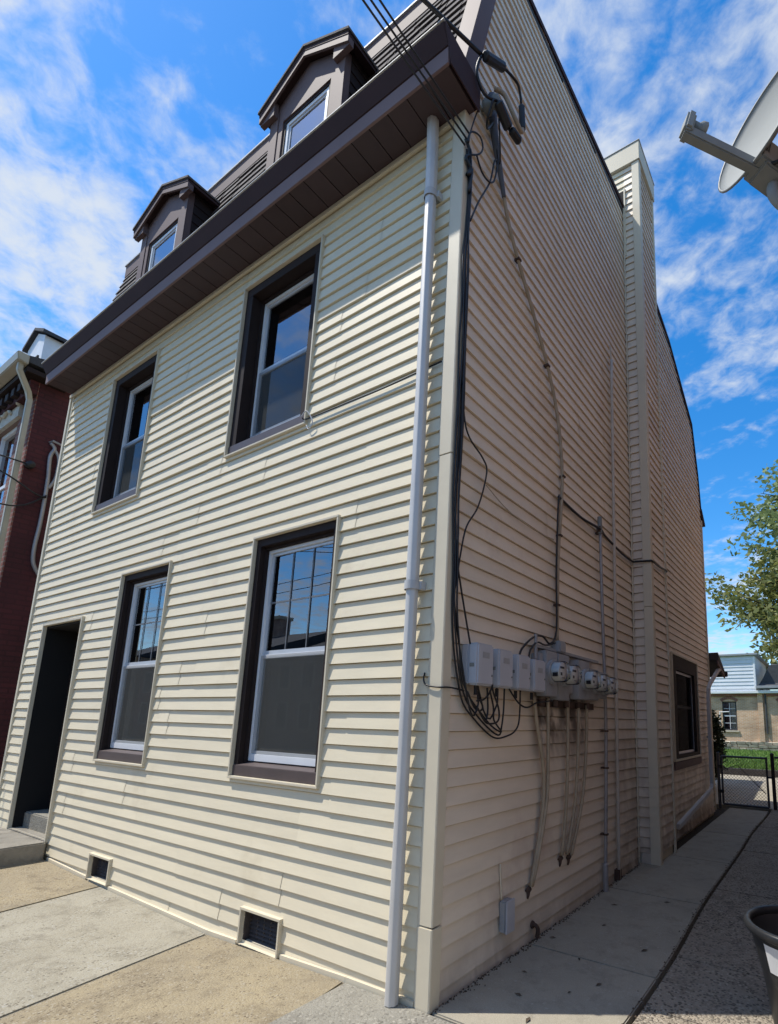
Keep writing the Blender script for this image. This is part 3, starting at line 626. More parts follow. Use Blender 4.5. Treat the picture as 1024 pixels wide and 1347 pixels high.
# dormers
def dormer(cx, zap, zev):
    d_ = MB(); hw = 0.525; y0 = 0.0; zb_ = 5.80; zg = zap-0.07
    w0, w1, wz0, wz1 = cx-0.335, cx+0.345, 6.12, 7.06
    gz = lambda x: zg-(abs(x-cx)/hw)*(zg-zev)
    for a, c in ((cx-hw, w0), (w0, cx), (cx, w1), (w1, cx+hw)):
        if a >= w0-1e-6 and c <= w1+1e-6:
            d_.box(a, c, y0, y0+0.06, zb_, wz0)
            lo = wz1
        else: lo = zb_
        d_.add([(a, y0, lo), (c, y0, lo), (c, y0, gz(c)), (a, y0, gz(a)), (a, y0+.06, lo), (c, y0+.06, lo), (c, y0+.06, gz(c)), (a, y0+.06, gz(a))], [(0, 1, 2, 3), (7, 6, 5, 4), (0, 4, 5, 1), (2, 6, 7, 3), (1, 5, 6, 2), (0, 3, 7, 4)])
    dm = d_.build('dormer', 'brown', house)
    # cheeks
    for s_ in (-1, 1):
        ck = MB(); xo = cx+s_*hw
        ck.prism([(y0+0.061, 5.97), (mans(zev)+0.02, zev), (y0+0.061, zev)], lambda q, t: (t, q[0], q[1]), xo-0.03*s_, xo-0.001*s_); ck.build('dormer_cheek', 'brown_dark', dm)
        k = MB(); z = 6.15
        while z < zev-0.02:
            yy = mans(z)+0.0
            if yy > y0+0.10: k.add([(xo, y0+.062, z-.0), (xo+s_*0.010, y0+.062, z), (xo, y0+.062, z+.11), (xo, yy, z), (xo+s_*0.010, yy, z), (xo, yy, z+.11)], [(0, 1, 4, 3), (1, 2, 5, 4), (0, 2, 1), (3, 4, 5)])
            z += 0.115
        k.build('cheek_board', 'casing', dm, kind='stuff')
        # corner board
        cb = MB(); cb.box(xo-s_*0.12 if s_ > 0 else xo-0.006, xo+0.006 if s_ > 0 else xo+0.12, y0-0.008, y0+0.0, zb_, zev-0.03); cb.build('corner_board', 'brown', dm, bevel=0.002)
        # roof slope
        rs = MB(); ov = 0.63; th = 0.035; ex = cx+s_*ov; ez = zev+0.005
        yf = -0.075
        for (z_off, mt, nm, t0) in ((0.0, 'brown_dark', 'dormer_roof', 0.03), (0.031, 'shingle', 'roof_shingles', 0.025)):
            rs = MB(); yb2 = mans(zap)+0.10; e = 0.012 if nm == 'roof_shingles' else 0
            rs.add([(cx, yf-e, zap+z_off), (ex+s_*e, yf-e, ez+z_off), (ex+s_*e, mans(ez)+0.10, ez+z_off), (cx, yb2, zap+z_off), (cx, yf-e, zap+z_off-t0), (ex+s_*e, yf-e, ez+z_off-t0), (ex+s_*e, mans(ez)+0.10, ez+z_off-t0), (cx, yb2, zap+z_off-t0)],
                   [(0, 1, 2, 3), (7, 6, 5, 4), (0, 4, 5, 1), (2, 6, 7, 3), (1, 5, 6, 2)]); rs.build(nm, mt, dm)
        # rake board and cornice return
        rk = MB(); rk.add([(cx, yf+.004, zap-0.032), (ex, yf+.004, ez-0.032), (ex, yf+.004, ez-0.10), (cx, yf+.004, zap-0.085), (cx, yf+.022, zap-0.032), (ex, yf+.022, ez-0.032), (ex, yf+.022, ez-0.10), (cx, yf+.022, zap-0.085)], [(0, 1, 2, 3), (7, 6, 5, 4), (0, 4, 5, 1), (2, 6, 7, 3), (1, 5, 6, 2), (0, 3, 7, 4)]); rk.build('rake_board', 'brown', dm)
        rt_ = MB(); rt_.prism([(ex, ez-0.11), (ex-s_*0.21, ez-0.11), (ex-s_*0.21, ez+0.05), (ex, ez-0.035)], lambda q, t: (q[0], t, q[1]), yf+0.0225, -0.009); rt_.build('cornice_return', 'brown', dm)
    # window
    t = 0.045
    def frame(x0, x1, z0, z1, w, ya_, yb_, mt, nm, bev=0.003):
        f = MB(); f.box(x0, x1, ya_, yb_, z1-w, z1); f.box(x0, x1, ya_, yb_, z0, z0+w); f.box(x0, x0+w, ya_, yb_, z0+w, z1-w); f.box(x1-w, x1, ya_, yb_, z0+w, z1-w); return f.build(nm, mt, dm, recalc=False)
    frame(w0+.004, w1-.004, wz0, wz1-.004, 0.028, 0.012, 0.055, 'casing', 'window_casing')
    frame(w0+0.034, w1-0.034, wz0+.03, wz1-0.034, 0.035, 0.02, 0.05, 'vinyl_white', 'window_frame')
    frame(w0+0.071, w1-0.071, wz0+.067, wz1-0.071, 0.022, 0.03, 0.048, 'alu', 'sash')
    g = MB(); g.box(w0+0.095, w1-0.095, 0.038, 0.040, wz0+.09, wz1-0.095); g.build('pane', 'glass_bright', dm)
    g = MB(); g.box(w0+0.03, w1-0.03, 0.058, 0.062, wz0, wz1); g.build('window_shade', 'blind', dm)
    return dm
dormer(-1.882, 7.575, 7.245)
dormer(-4.468, 7.60, 7.33)

# windows of the front wall
def ring(x0, x1, z0, z1, w, ya, yb, wb=None, wt=None):
    wb = w if wb is None else wb; wt = w if wt is None else wt
    f = MB(); f.box(x0, x1, ya, yb, z1-wt, z1); f.box(x0, x1, ya, yb, z0, z0+wb); f.box(x0, x0+w, ya, yb, z0+wb, z1-wt); f.box(x1-w, x1, ya, yb, z0+wb, z1-wt); return f
def window(o, kind, blind_z=None, grid=True):
    x0, x1, z0, z1 = o
    low = kind == 'low'
    # root part: the cream J-channel surround
    W = ring(x0, x1, z0, z1, 0.019, -0.018, 0.014).build('window', 'cream_trim', house, bevel=0.003)
    a = 0.020
    if low:
        cz = 0.085; dp = 0.078; side = 0.050; top = 0.060
    else:
        cz = 0.14; dp = 0.125; side = 0.092; top = 0.085
    # casing: flat brown band just inside the trim then the deep reveal
    ring(x0+a, x1-a, z0+a, z1-a, side, 0.012, dp, wb=0.02, wt=top).build('casing', 'casing', W, bevel=0.002)
    ring(x0+a+side, x1-a-side, z0+a+0.02, z1-a-top, 0.02, dp-0.028, dp+0.03, wb=0.002).build('stop', 'casing', W, bevel=0.002)
    sb_ = MB(); zt = z0+cz+0.02
    if low:
        sb_.prism([(0.004, z0+a+.001), (0.004, z0+a+0.075), (dp+0.02, z0+a+0.098), (dp+0.02, z0+a+.001)], lambda q, t: (t, q[0], q[1]), x0+a+.001, x1-a-.001)
        zt = z0+a+0.098
    else:
        sb_.prism([(0.004, z0+a+.001), (0.004, z0+a+0.085), (dp+0.03, z0+a+0.15), (dp+0.03, z0+a+.001)], lambda q, t: (t, q[0], q[1]), x0+a+.001, x1-a-.001)
        zt = z0+a+0.15
    sb_.build('sill', 'sill', W, bevel=0.003)
    fx0, fx1, fz1 = x0+a+side+0.021, x1-a-side-0.021, z1-a-top-0.021
    fz0 = zt+0.004
    fy = dp-0.005
    ring(fx0, fx1, fz0, fz1, 0.024, fy, fy+0.05, wb=0.05).build('window_frame', 'vinyl_white', W, bevel=0.002)
    mid = fz0+(fz1-fz0)*0.495
    ring(fx0+.025, fx1-.025, mid-0.012, fz1-.025, 0.022, fy+0.016, fy+0.042, wb=0.028).build('sash', 'alu', W, bevel=0.002)
    ring(fx0+.025, fx1-.025, fz0+.051, mid-0.014, 0.022, fy+0.006, fy+0.036, wt=0.03).build('sash', 'vinyl_white' if low else 'alu', W, bevel=0.002)
    g = MB(); g.box(fx0+.048, fx1-.048, fy+0.026, fy+0.029, mid+0.014, fz1-.048); g.build('pane', 'glass', W)
    g = MB(); g.box(fx0+.048, fx1-.048, fy+0.018, fy+0.021, fz0+.074, mid-.046); g.build('pane', 'pane_low', W)
    if not low:
        pass
    g = MB(); g.add([(fx0+.026, fy+.003, fz0+.052), (fx1-.026, fy+.003, fz0+.052), (fx1-.026, fy+.003, mid-.02), (fx0+.026, fy+.003, mid-.02)], [(0, 1, 2, 3)]); g.build('screen_sheet', 'screen', W, recalc=False)
    if grid:
        gx0, gx1, gz0, gz1 = fx0+.048, fx1-.048, mid+0.014, fz1-.048; gm = MB()
        for k in (1, 2): gm.box(gx0+(gx1-gx0)*k/3-.004, gx0+(gx1-gx0)*k/3+.004, fy+.0185, fy+.0225, gz0, gz1)
        gm.box(gx0, gx1, fy+.0228, fy+.0258, (gz0+gz1)/2-.006, (gz0+gz1)/2+.006); gm.build('muntin', 'grille', W)
    if blind_z:
        bl = MB(); z = fz0+0.06
        while z < fz0+(fz1-fz0)*blind_z:
            bl.add([(fx0+.03, fy+.085, z), (fx1-.03, fy+.085, z), (fx1-.03, fy+.105, z+.018), (fx0+.03, fy+.105, z+.018)], [(0, 1, 2, 3)]); z += 0.0225
        bl.build('blind', 'blind', W, recalc=False)
    else:
        bl = MB()
        for k in range(14):
            xa = fx0+.03+(fx1-fx0-.06)*k/14; xb = fx0+.03+(fx1-fx0-.06)*(k+1)/14
            bl.add([(xa, fy+.11, fz0), ((xa+xb)/2, fy+.135, fz0), (xb, fy+.11, fz0), (xa, fy+.11, mid-.1), ((xa+xb)/2, fy+.135, mid-.1), (xb, fy+.11, mid-.1)], [(0, 1, 4, 3), (1, 2, 5, 4)])
        bl.build('curtain', 'interior', W, recalc=False)
    # light-tight box behind
    rbx = ring(fx0-.01, fx1+.01, fz0-.02, fz1+.01, 0.006, fy+.051, fy+.5); rbx.box(fx0-.01, fx1+.01, fy+.5, fy+.51, fz0-.02, fz1+.01); rbx.build('recess', 'interior', W, recalc=False)
    return W
window(win_lo[0], 'low', 0.46); window(win_lo[1], 'low', None)
window(win_up[0], 'up', 0.97, grid=False); window(win_up[1], 'up', None, grid=False)

# doorway
x0, x1, z0, z1 = door
dd_ = MB(); dd_.box(x0, x0+.028, -.024, .014, z0-.03, z1); dd_.box(x1-.028, x1, -.024, .014, z0, z1); dd_.box(x0+.028, x1-.028, -.024, .014, z1-.028, z1)
D = dd_.build('doorway', 'cream_trim', house, bevel=0.003)
rv = MB(); rv.box(x0+.001, x0+.028, .015, 1.1, 0.0, z1-.02); rv.box(x1-.028, x1-.001, .015, 1.1, 0.0, z1-.02); rv.box(x0+.029, x1-.029, .015, 1.1, z1-.05, z1-.03); rv.box(x0+.029, x1-.029, 1.1, 1.14, 0, z1); rv.build('reveal', 'dark_interior', D, recalc=False)
dp_ = MB(); dp_.box(x0+.10, x1-.10, 0.98, 1.02, .42, z1-.2); dpo = dp_.build('door', 'casing', D, bevel=0.004)
for zz in ((0.55, 1.2), (1.3, 2.1)):
    for k in (0, 1):
        xa = x0+.18+k*.38; q = MB(); q.box(xa, xa+.30, .972, .98, zz[0], zz[1]); q.build('door_panel', 'casing', dpo, bevel=0.004)
jm = MB(); jm.box(x0+.0285, x0+.06, .30, .36, .35, z1-.051); jm.box(x0+.0285, x0+.05, .62, .68, .35, z1-.051); jm.build('door_jamb', 'casing', D)
th_ = MB(); th_.box(x0+.03, x1-.03, .10, 1.05, -0.05, .345); th_.build('threshold', 'concrete_grey', D, bevel=0.012)
# foundation vents
for (a, b_, c, d_) in vents:
    V = ring(a, b_, c, d_, 0.016, -0.02, 0.014, wb=0.003).build('vent', 'cream_trim', house, bevel=0.002)
    r_ = ring(a+.0165, b_-.0165, c, d_-.0165, 0.012, 0.012, 0.09, wb=.004); r_.box(a+.03, b_-.03, 0.085, 0.09, c, d_-.03); r_.build('recess', 'louvre', V, recalc=False)
    nx = 5; w = (b_-a-.07)/nx
    for i in range(nx-1):
        m_ = MB(); m_.box(a+.035+(i+1)*w-.004, a+.035+(i+1)*w+.004, 0.05, 0.062, c+.004, d_-.036); m_.build('vent_bar', 'louvre', V, recalc=False)
    for k in range(7):
        m_ = MB(); zz = c+.012+k*(d_-c-.05)/7; m_.add([(a+.035, .04, zz), (b_-.035, .04, zz), (b_-.035, .06, zz+.016), (a+.035, .06, zz+.016)], [(0, 1, 2, 3)]); m_.build('louvre', 'louvre', V, recalc=False)

# downspout at the corner, round corrugated
def flute(pts_z, cx, cy, r, n=24):
    b_ = MB(); o = 0
    for (z, x_, y_, rr_) in pts_z:
        for k in range(n):
            a = 2*math.pi*k/n; q = rr_*(1.0-0.10*(0.5+0.5*math.cos(a*8)))
            b_.v.append((x_+q*math.cos(a), y_+q*math.sin(a), z))
    for i in range(len(pts_z)-1):
        for k in range(n): b_.f.append((i*n+k, i*n+(k+1) % n, (i+1)*n+(k+1) % n, (i+1)*n+k))
    return b_
DSX, DSY = -0.205, -0.052
ds = flute([(0.0, DSX+.004, DSY, 0.037), (2.255, DSX-.003, DSY, 0.037)], 0, 0, 0); DS = ds.build('downspout', 'downspout', house, smooth=True)
flute([(2.20, DSX-.003, DSY, 0.040), (5.02, DSX-.022, DSY, 0.040)], 0, 0, 0).build('downspout_length', 'downspout', DS, smooth=True)
flute([(4.98, DSX-.022, DSY, 0.043), (5.30, DSX-.024, DSY-.004, 0.043), (WZ+0.002, DSX-.024, DSY-.014, 0.043)], 0, 0, 0).build('outlet_tube', 'downspout', DS, smooth=True)
for z_, e in ((2.21, 0.0), (4.96, 0.012)):
    st = MB(); st.lathe([(0.0445, -0.026), (0.0465, -0.026), (0.0465, 0.026), (0.0445, 0.026)], (DSX-.004-(.018 if z_ > 4 else 0), DSY, z_), (0, 0, 1), 24)
    xk = DSX-(.022 if z_ > 4 else .004)
    st.box(xk+.040, xk+0.062, DSY+.010, -0.002, z_-.024, z_+.024); st.build('strap', 'drip', DS, smooth=False)

# side chimney chase
CX0, CX1, CY0, CY1, CZ = -0.36, 0.215, 3.40, 4.05, 8.77
cb_ = MB(); cb_.box(CX0+.016, CX1-.029, CY0+.029, CY1-.01, -0.08, CZ); chim = cb_.build('chimney', 'cream_trim', house)
hole = (-0.32, 0.012, 7.90, 8.42)
siding(chim, 0.012, 0.128, 0.10, CZ, lambda u, d, z: (u, CY0+d, z), 'side', [(0.0, hole[1], hole[2], hole[3])], seed=21)
siding(chim, CX0, 0.012, 7.9, CZ, lambda u, d, z: (u, CY0+d, z), 'cream', [(hole[0], 0.02, hole[2], hole[3])], seed=22)
siding(chim, CY0+.07, CY1-.03, 0.10, CZ, lambda u, d, z: (CX1-d, u, z), 'side', [], seed=23)
siding(chim, CX0, CX1-.03, 7.4, CZ, lambda u, d, z: (u, CY1-d, z), 'cream', [], seed=24)
for (za, zb, e) in ((-0.03, 2.72, 0.003), (2.726, CZ, 0.0)):
    q = MB(); q.prism([(0.128, CY0-.004), (0.128, CY0-.012-e), (CX1+.007, CY0-.012-e), (CX1+.012+e, CY0-.007), (CX1+.012+e, CY0+.072), (CX1+.004, CY0+.072), (CX1+.004, CY0-.004)], lambda s_, t: (s_[0], s_[1], t), za, zb); q.build('corner_post', 'cream_trim', chim, bevel=0.003)
q = MB(); q.box(CX1-.01, CX1+.012, CY1-.034, CY1+.012, 0.0, CZ); q.build('corner_post', 'cream_trim', chim, bevel=0.003)
q = MB(); q.box(0.0, 0.014, CY0-.022, CY0-.002, 0.0, 8.15); q.build('inside_corner_trim', 'cream_trim', chim, bevel=0.002)
q = MB(); q.box(CX0-.02, CX1+.026, CY0-.026, CY1+.026, CZ+.004, CZ+.29); q.build('chimney_cap', 'cream_trim', chim, bevel=0.006)
q = MB(); q.box(CX0-.03, CX1+.034, CY0-.034, CY1+.034, CZ+.292, CZ+.306); q.build('cap_flashing', 'drip', chim, bevel=0.003)
q = MB(); q.box(0.03, 0.20, CY0-.006, CY0+.012, -0.02, 0.098); q.build('base_strip', 'pvc', chim)
q = MB(); q.box(hole[0], hole[1], CY0+.002, CY0+.013, hole[2], hole[3]); ho = q.build('attic_louvre', 'dark_interior', chim)
for k in range(5):
    q = MB(); zz = hole[2]+.03+k*.056; q.add([(hole[0]+.01, CY0-.008, zz), (hole[1]-.01, CY0-.008, zz), (hole[1]-.01, CY0+.001, zz+.034), (hole[0]+.01, CY0+.001, zz+.034)], [(0, 1, 2, 3)]); q.build('louvre', 'louvre', ho, recalc=False)
q = MB(); q.box(hole[1], hole[1]+.018, CY0-.014, CY0+.01, 7.4, hole[3]+.02); q.build('louvre_trim', 'cream_trim', chim)

# side window and rear downspout
def side_window():
    y0, y1, z0, z1 = SW
    def rg_(y0, y1, z0, z1, w, xa, xb, wb=None):
        wb = w if wb is None else wb
        f = MB(); f.box(xa, xb, y0, y1, z1-w, z1); f.box(xa, xb, y0, y1, z0, z0+wb); f.box(xa, xb, y0, y0+w, z0+wb, z1-w); f.box(xa, xb, y1-w, y1, z0+wb, z1-w); return f
    W = rg_(y0, y1, z0, z1, 0.03, -0.012, 0.024).build('window', 'cream_trim', house, bevel=0.003)
    rg_(y0+.031, y1-.031, z0+.031, z1-.031, 0.20, -0.08, 0.012, wb=0.05).build('casing', 'casing', W, bevel=0.003)
    rg_(y0+.232, y1-.232, z0+.082, z1-.232, 0.035, -0.075, -0.03).build('window_frame', 'alu', W, bevel=0.002)
    m = (z0+z1)/2
    q = MB(); q.box(-.07, -.035, y0+.268, y1-.268, m-.02, m+.02); q.build('meeting_rail', 'alu', W)
    q = MB(); q.box(-.056, -.052, y0+.268, y1-.268, z0+.118, z1-.268); q.build('pane', 'dull_glass', W)
    q = MB(); q.add([(-.034, y0+.268, z0+.118), (-.034, y1-.268, z0+.118), (-.034, y1-.268, z1-.268), (-.034, y0+.268, z1-.268)], [(0, 1, 2, 3)]); q.build('screen_sheet', 'reflection_dimmer', W, recalc=False)  # added sheet that keeps the side pane dark by cutting its reflection
    q = MB(); q.box(-.4, -.39, y0, y1, z0, z1); q.box(-.39, -.0755, y0+.01, y0+.03, z0, z1); q.box(-.39, -.0755, y1-.03, y1-.01, z0, z1); q.build('recess', 'dark_interior', W)
    q = MB(); q.box(-0.01, 0.02, y0-.02, y1+.02, z0-.11, z0-.004); q.build('sill', 'brown', W, bevel=0.004)
side_window()
def sqtube(pts, w, h):
    b_ = MB(); P = [Vector(q) for q in pts]; rings = []
    for i, q in enumerate(P):
        d = (P[min(i+1, len(P)-1)]-P[max(i-1, 0)]).normalized(); a = Vector((1, 0, 0)); a = (a-d*a.dot(d)).normalized(); c = d.cross(a)
        rings.append([q+a*w*i_+c*h*j_ for (i_, j_) in ((-1, -1), (1, -1), (1, 1), (-1, 1))])
    for rg in rings: b_.v += [tuple(q) for q in rg]
    for i in range(len(P)-1):
        for k in range(4): b_.f.append((i*4+k, i*4+(k+1) % 4, (i+1)*4+(k+1) % 4, (i+1)*4+k))
    b_.f += [(3, 2, 1, 0), tuple(len(P)*4-4+k for k in range(4))]
    return b_
rd = sqtube([(0.14, 7.95, 2.44), (0.13, 7.80, 2.40), (0.065, 7.33, 2.12), (0.06, 7.20, 2.02), (0.06, 7.15, 1.8), (0.06, 7.12, 0.47), (0.065, 7.02, 0.38), (0.10, 4.66, 0.17)], 0.026, 0.032).build('downspout', 'drip', house, bevel=0.006)
q = MB(); q.box(0.02, 0.03, 7.08, 7.2, 1.2, 1.24); q.build('strap', 'cream_gutter', rd)
# rear porch roof (lean-to) and an added unseen low wing that shades the ground past the gate
pr = MB(); pr.prism([(7.68, 2.72), (8.35, 2.42), (8.35, 2.35), (7.68, 2.58)], lambda s_, t: (t, s_[0], s_[1]), -1.6, 0.17); prf = pr.build('porch_roof', 'slate', house, bevel=0.006)
q = MB(); q.box(-1.55, 0.2, 8.35, 8.44, 2.33, 2.43); q.build('porch_gutter', 'brown_dark', prf, bevel=0.01)
q = MB(); q.prism([(7.68, 2.575), (8.34, 2.345), (8.34, 2.30), (7.68, 2.50)], lambda s_, t: (t, s_[0], s_[1]), 0.14, 0.165); q.build('porch_fascia', 'brown', prf)
q = MB(); q.box(-4.6, -1.35, 7.66, 12.2, -0.1, 3.1); q.prism([(7.66, 3.1), (12.3, 3.1), (12.3, 3.2), (7.66, 3.75)], lambda s_, t: (t, s_[0], s_[1]), -4.7, -1.25); q.build('added_shade_wing', 'cream_trim', house)

# stoop in front of the doorway
st = MB(); st.box(-6.15, -4.815, -1.05, -0.03, -0.08, 0.185); st.box(-5.912, -4.90, -0.0295, 0.0985, 0.1, 0.1865); tag(st.build('stoop', 'step', bevel=0.012), 'low worn concrete stoop before the dark doorway', 'step')

# ------------------------------------------------------------------ utilities on the side wall
for i, y in enumerate((0.165, 0.395, 0.625, 0.845)):
    nm = ['first pale grey telephone box beside the cream corner post', 'second pale grey telephone box from the corner post', 'third pale grey telephone box from the corner post', 'fourth pale grey telephone box, next to the meter panel'][i]
    t = thing('telephone_box', nm, 'utility box', (0, y, 1.64), 'telephone boxes on the side wall')
    h = 0.245-0.008*i
    b = MB(); b.box(0.004, 0.055, y+.004, y+.166, 1.645, 1.64+h-.006); b.build('back_box', 'nid_box', t, bevel=0.006)
    b = MB(); b.box(0.0555, 0.125, y, y+.17, 1.64, 1.64+h); cvr = b.build('cover', 'nid_box', t, bevel=0.010)
    b = MB(); b.box(0.07, 0.10, y-.004, y, 1.745, 1.765); b.build('latch', 'dish_dark', t)
    b = MB(); b.lathe([(0, 0), (.006, 0), (.006, .004), (0, .004)], (.125, y+.15, 1.70+.01*i), (1, 0, 0), 8); b.build('cover_screw', 'dish_dark', t)
    b = MB(); b.box(.1252, .1266, y+.05, y+.12, 1.80-.01*i, 1.835-.01*i); b.build('maker_plate', 'meter_box', t)
    b = MB(); b.tube([(0.06, y+.08, 1.635), (0.06, y+.08, 1.585)], 0.012, 8, smooth=False); b.build('cable_gland', 'black', t)
# meter bank: two sockets panels and five glass meters
mp_ = thing('electric_meter_bank', 'grey painted electric meter sockets bolted to the side wall below the service cable', 'meter panel', (0, 1.0, 1.62))
for (y0, y1, z0, z1, d) in ((1.015, 1.075, 1.66, 1.93, .07), (1.085, 1.275, 1.62, 1.955, .09), (1.30, 1.50, 1.60, 1.955, .085), (1.515, 1.64, 1.66, 1.88, .05), (1.665, 1.90, 1.62, 1.945, .09), (1.935, 2.14, 1.63, 1.90, .075), (2.16, 2.36, 1.65, 1.89, .07)):
    b = MB(); b.box(0.005, d, y0, y1, z0, z1); b.build('socket_box', 'meter_box', mp_, bevel=0.006)
b = MB(); b.box(0.006, 0.05, 1.02, 2.2, 1.97, 1.99); b.build('top_rail', 'meter_box', mp_)
b = MB(); b.box(0.004, 0.02, 1.05, 2.15, 1.545, 1.598); b.build('backing_board', 'rust', mp_)
b = MB(); b.tube([(0.055, 0.99, 1.88), (0.055, 0.985, 2.06)], 0.014, 8, smooth=False); b.build('ground_pipe', 'conduit', mp_)
b = MB(); b.box(0.01, 0.085, 1.33, 1.44, 1.966, 2.06); b.build('cable_connector', 'meter_box', mp_, bevel=0.01)
for k in range(5):
    b = MB(); yy = (1.10, 1.32, 1.52, 1.75, 1.94)[k]; b.tube([(0.05, yy, 1.60), (0.05, yy, 1.55)], 0.02, 8, smooth=False); b.build('cable_clamp', 'rust', mp_)
for i, (y, z, x) in enumerate(((1.175, 1.80, .09), (1.40, 1.795, .085), (1.79, 1.785, .09), (2.05, 1.775, .075), (2.265, 1.765, .07))):
    nm = ['round glass electric meter nearest the telephone boxes', 'round glass electric meter, second from the telephone boxes', 'round glass electric meter in the middle of the panel', 'round glass electric meter, second from the grey conduit', 'round glass electric meter beside the grey conduit'][i]
    t = thing('electric_meter', nm, 'electric meter', (x, y, z), 'electric meters on the panel')
    r = 0.082
    b = MB(); b.lathe([(0.0, 0.0), (r+.008, 0.0), (r+.010, 0.028), (r-.002, 0.03), (r-.002, 0.0305), (0, 0.0305)], (x, y, z), (1, 0, 0), 28); b.build('ring', 'meter_box', t, smooth=False)
    b = MB(); b.lathe([(0.0, 0.031), (r-.012, 0.031), (r-.014, 0.092), (0, 0.092)], (x, y, z), (1, 0, 0), 28); b.build('dial_body', 'meter_face', t)
    b = MB(); b.lathe([(r-.004, 0.031), (r-.005, 0.112), (r-.014, 0.122), (0.0, 0.124)], (x, y, z), (1, 0, 0), 28); b.build('glass_cover', 'meter_glass', t, smooth=True)
    b = MB(); b.box(x+.0925, x+.094, y-.045, y+.02, z+.02, z+.036); b.box(x+.0925, x+.094, y-.04, y-.012, z-.03, z-.008); b.build('register', 'black', t)
    b = MB(); b.box(x+.0925, x+.094, y-.02, y+.035, z-.05, z-.042); b.build('nameplate', 'meter_box', t)
    b = MB(); b.lathe([(0, -.006), (.028, -.006), (.028, .012), (0, .012)], (x+.075, y-r+.006, z+.02), (0, -1, 0), 12)
    b = MB(); b.box(x+.05, x+.085, y-r-.003, y-r+.012, z-.04, z-.012); b.build('optical_port', 'black', t)

def cable(name, label, pts, r, mat='black', cat='cable', group=None, n=7, smooth=True):
    b = MB(); b.tube(pts, r, n, smooth=smooth)
    return tag(b.build(name, mat, None, smooth=True, recalc=False), label, cat, group)
# five tan cables hanging from the meters into the wall
tl = ['tan cable bowing out below the first meter to a lone wall hole', 'tan cable joining the bowed one above its lone wall hole', 'straight tan cable on the near side of the shared wall holes', 'tan cable slanting into the middle of the shared wall holes', 'tan cable slanting furthest, from beside the grey conduit']
tp = [[(.045, .99, 1.61), (.055, 1.02, 1.42), (.05, 1.12, 1.15), (.045, 1.15, .95), (.04, 1.11, .70), (.03, .998, .345)],
      [(.045, 1.205, 1.61), (.05, 1.20, 1.35), (.05, 1.20, 1.10), (.055, 1.165, .85), (.045, 1.06, .50), (.03, 1.010, .345)],
      [(.045, 1.55, 1.60), (.05, 1.54, 1.2), (.045, 1.52, .8), (.03, 1.475, .45)],
      [(.045, 1.76, 1.60), (.05, 1.735, 1.2), (.045, 1.68, .8), (.03, 1.56, .44)],
      [(.045, 1.935, 1.58), (.05, 1.90, 1.2), (.045, 1.82, .8), (.03, 1.640, .42)]]
for i in range(5): cable('meter_cable', tl[i], tp[i], 0.0135, 'tan_cable', 'cable', 'tan cables below the meters')
for i, (y, z) in enumerate(((1.0, .34), (1.49, .44), (1.635, .42))):
    b = MB(); b.lathe([(0.0, 0.022), (.014, .022), (.020, 0.010), (.027, -.004)], (0.006, y, z-.012), (1, 0, -0.5), 12); b.tube([(.006, y, z-.02), (.012, y-.004, z-.045), (.004, y, z-.075)], [.016, .006], 8)
    tag(b.build('wall_sleeve', 'rust'), ['dark putty sleeve at the lone tan cable hole', 'dark putty sleeve at the two shared cable holes', 'small dark putty sleeve at the slanting cable hole'][i], 'cable sleeve', 'cable sleeves low on the side wall')
# grey conduit with weatherhead, cream pipe
g = thing('grey_conduit', 'thin grey metal conduit standing beside the meters with a split top', 'conduit', (0.03, 2.36, 0))
b = MB(); b.tube([(.045, 2.30, 3.28), (.045, 2.335, 2.4), (.045, 2.37, 1.78), (.045, 2.375, 1.2), (.045, 2.32, .10)], 0.017, 8); b.build('pipe', 'conduit', g, smooth=True)
b = MB(); b.tube([(.045, 2.318, .22), (.05, 2.305, .10), (.055, 2.30, -.01)], 0.026, 10); b.build('pipe_shoe', 'conduit', g, smooth=True)
b = MB(); b.tube([(.045, 2.297, 3.25), (.045, 2.292, 3.42)], 0.024, 8, smooth=False); b.build('weatherhead', 'dish_dark', g)
for z in (3.25, 1.35, 1.02, 0.45):
    b = MB(); yc_ = {3.25: 2.302, 1.35: 2.375, 1.02: 2.372, .45: 2.34}[z]; b.box(0.0, 0.064, yc_-.022, yc_+.022, z, z+.016); b.build('pipe_strap', 'rust', g)
g = thing('cream_pipe', 'slender cream painted pipe running up the side wall before the chimney', 'pipe', (0.03, 2.69, 0))
b = MB(); b.tube([(.035, 2.735, 5.44), (.035, 2.72, 3.4), (.035, 2.70, 1.6), (.035, 2.69, .0)], 0.018, 8); b.build('pipe', 'pvc', g, smooth=True)
b = MB(); b.tube([(.035, 2.735, 5.42), (.035, 2.70, 5.60)], 0.010, 6, smooth=False); b.build('pipe_tip', 'pvc', g)
b = MB(); b.box(.0, .05, 2.66, 2.72, -.01, .09); b.build('pipe_shoe', 'rust', g)
g = MB(); g.tube([(.03, 4.36, 7.2), (.03, 4.36, 3.2), (.03, 4.36, 0.02)], 0.018, 8); tag(g.build('cream_pipe', 'pvc', None, smooth=True), 'slender cream pipe hugging the wall just past the chimney', 'pipe')
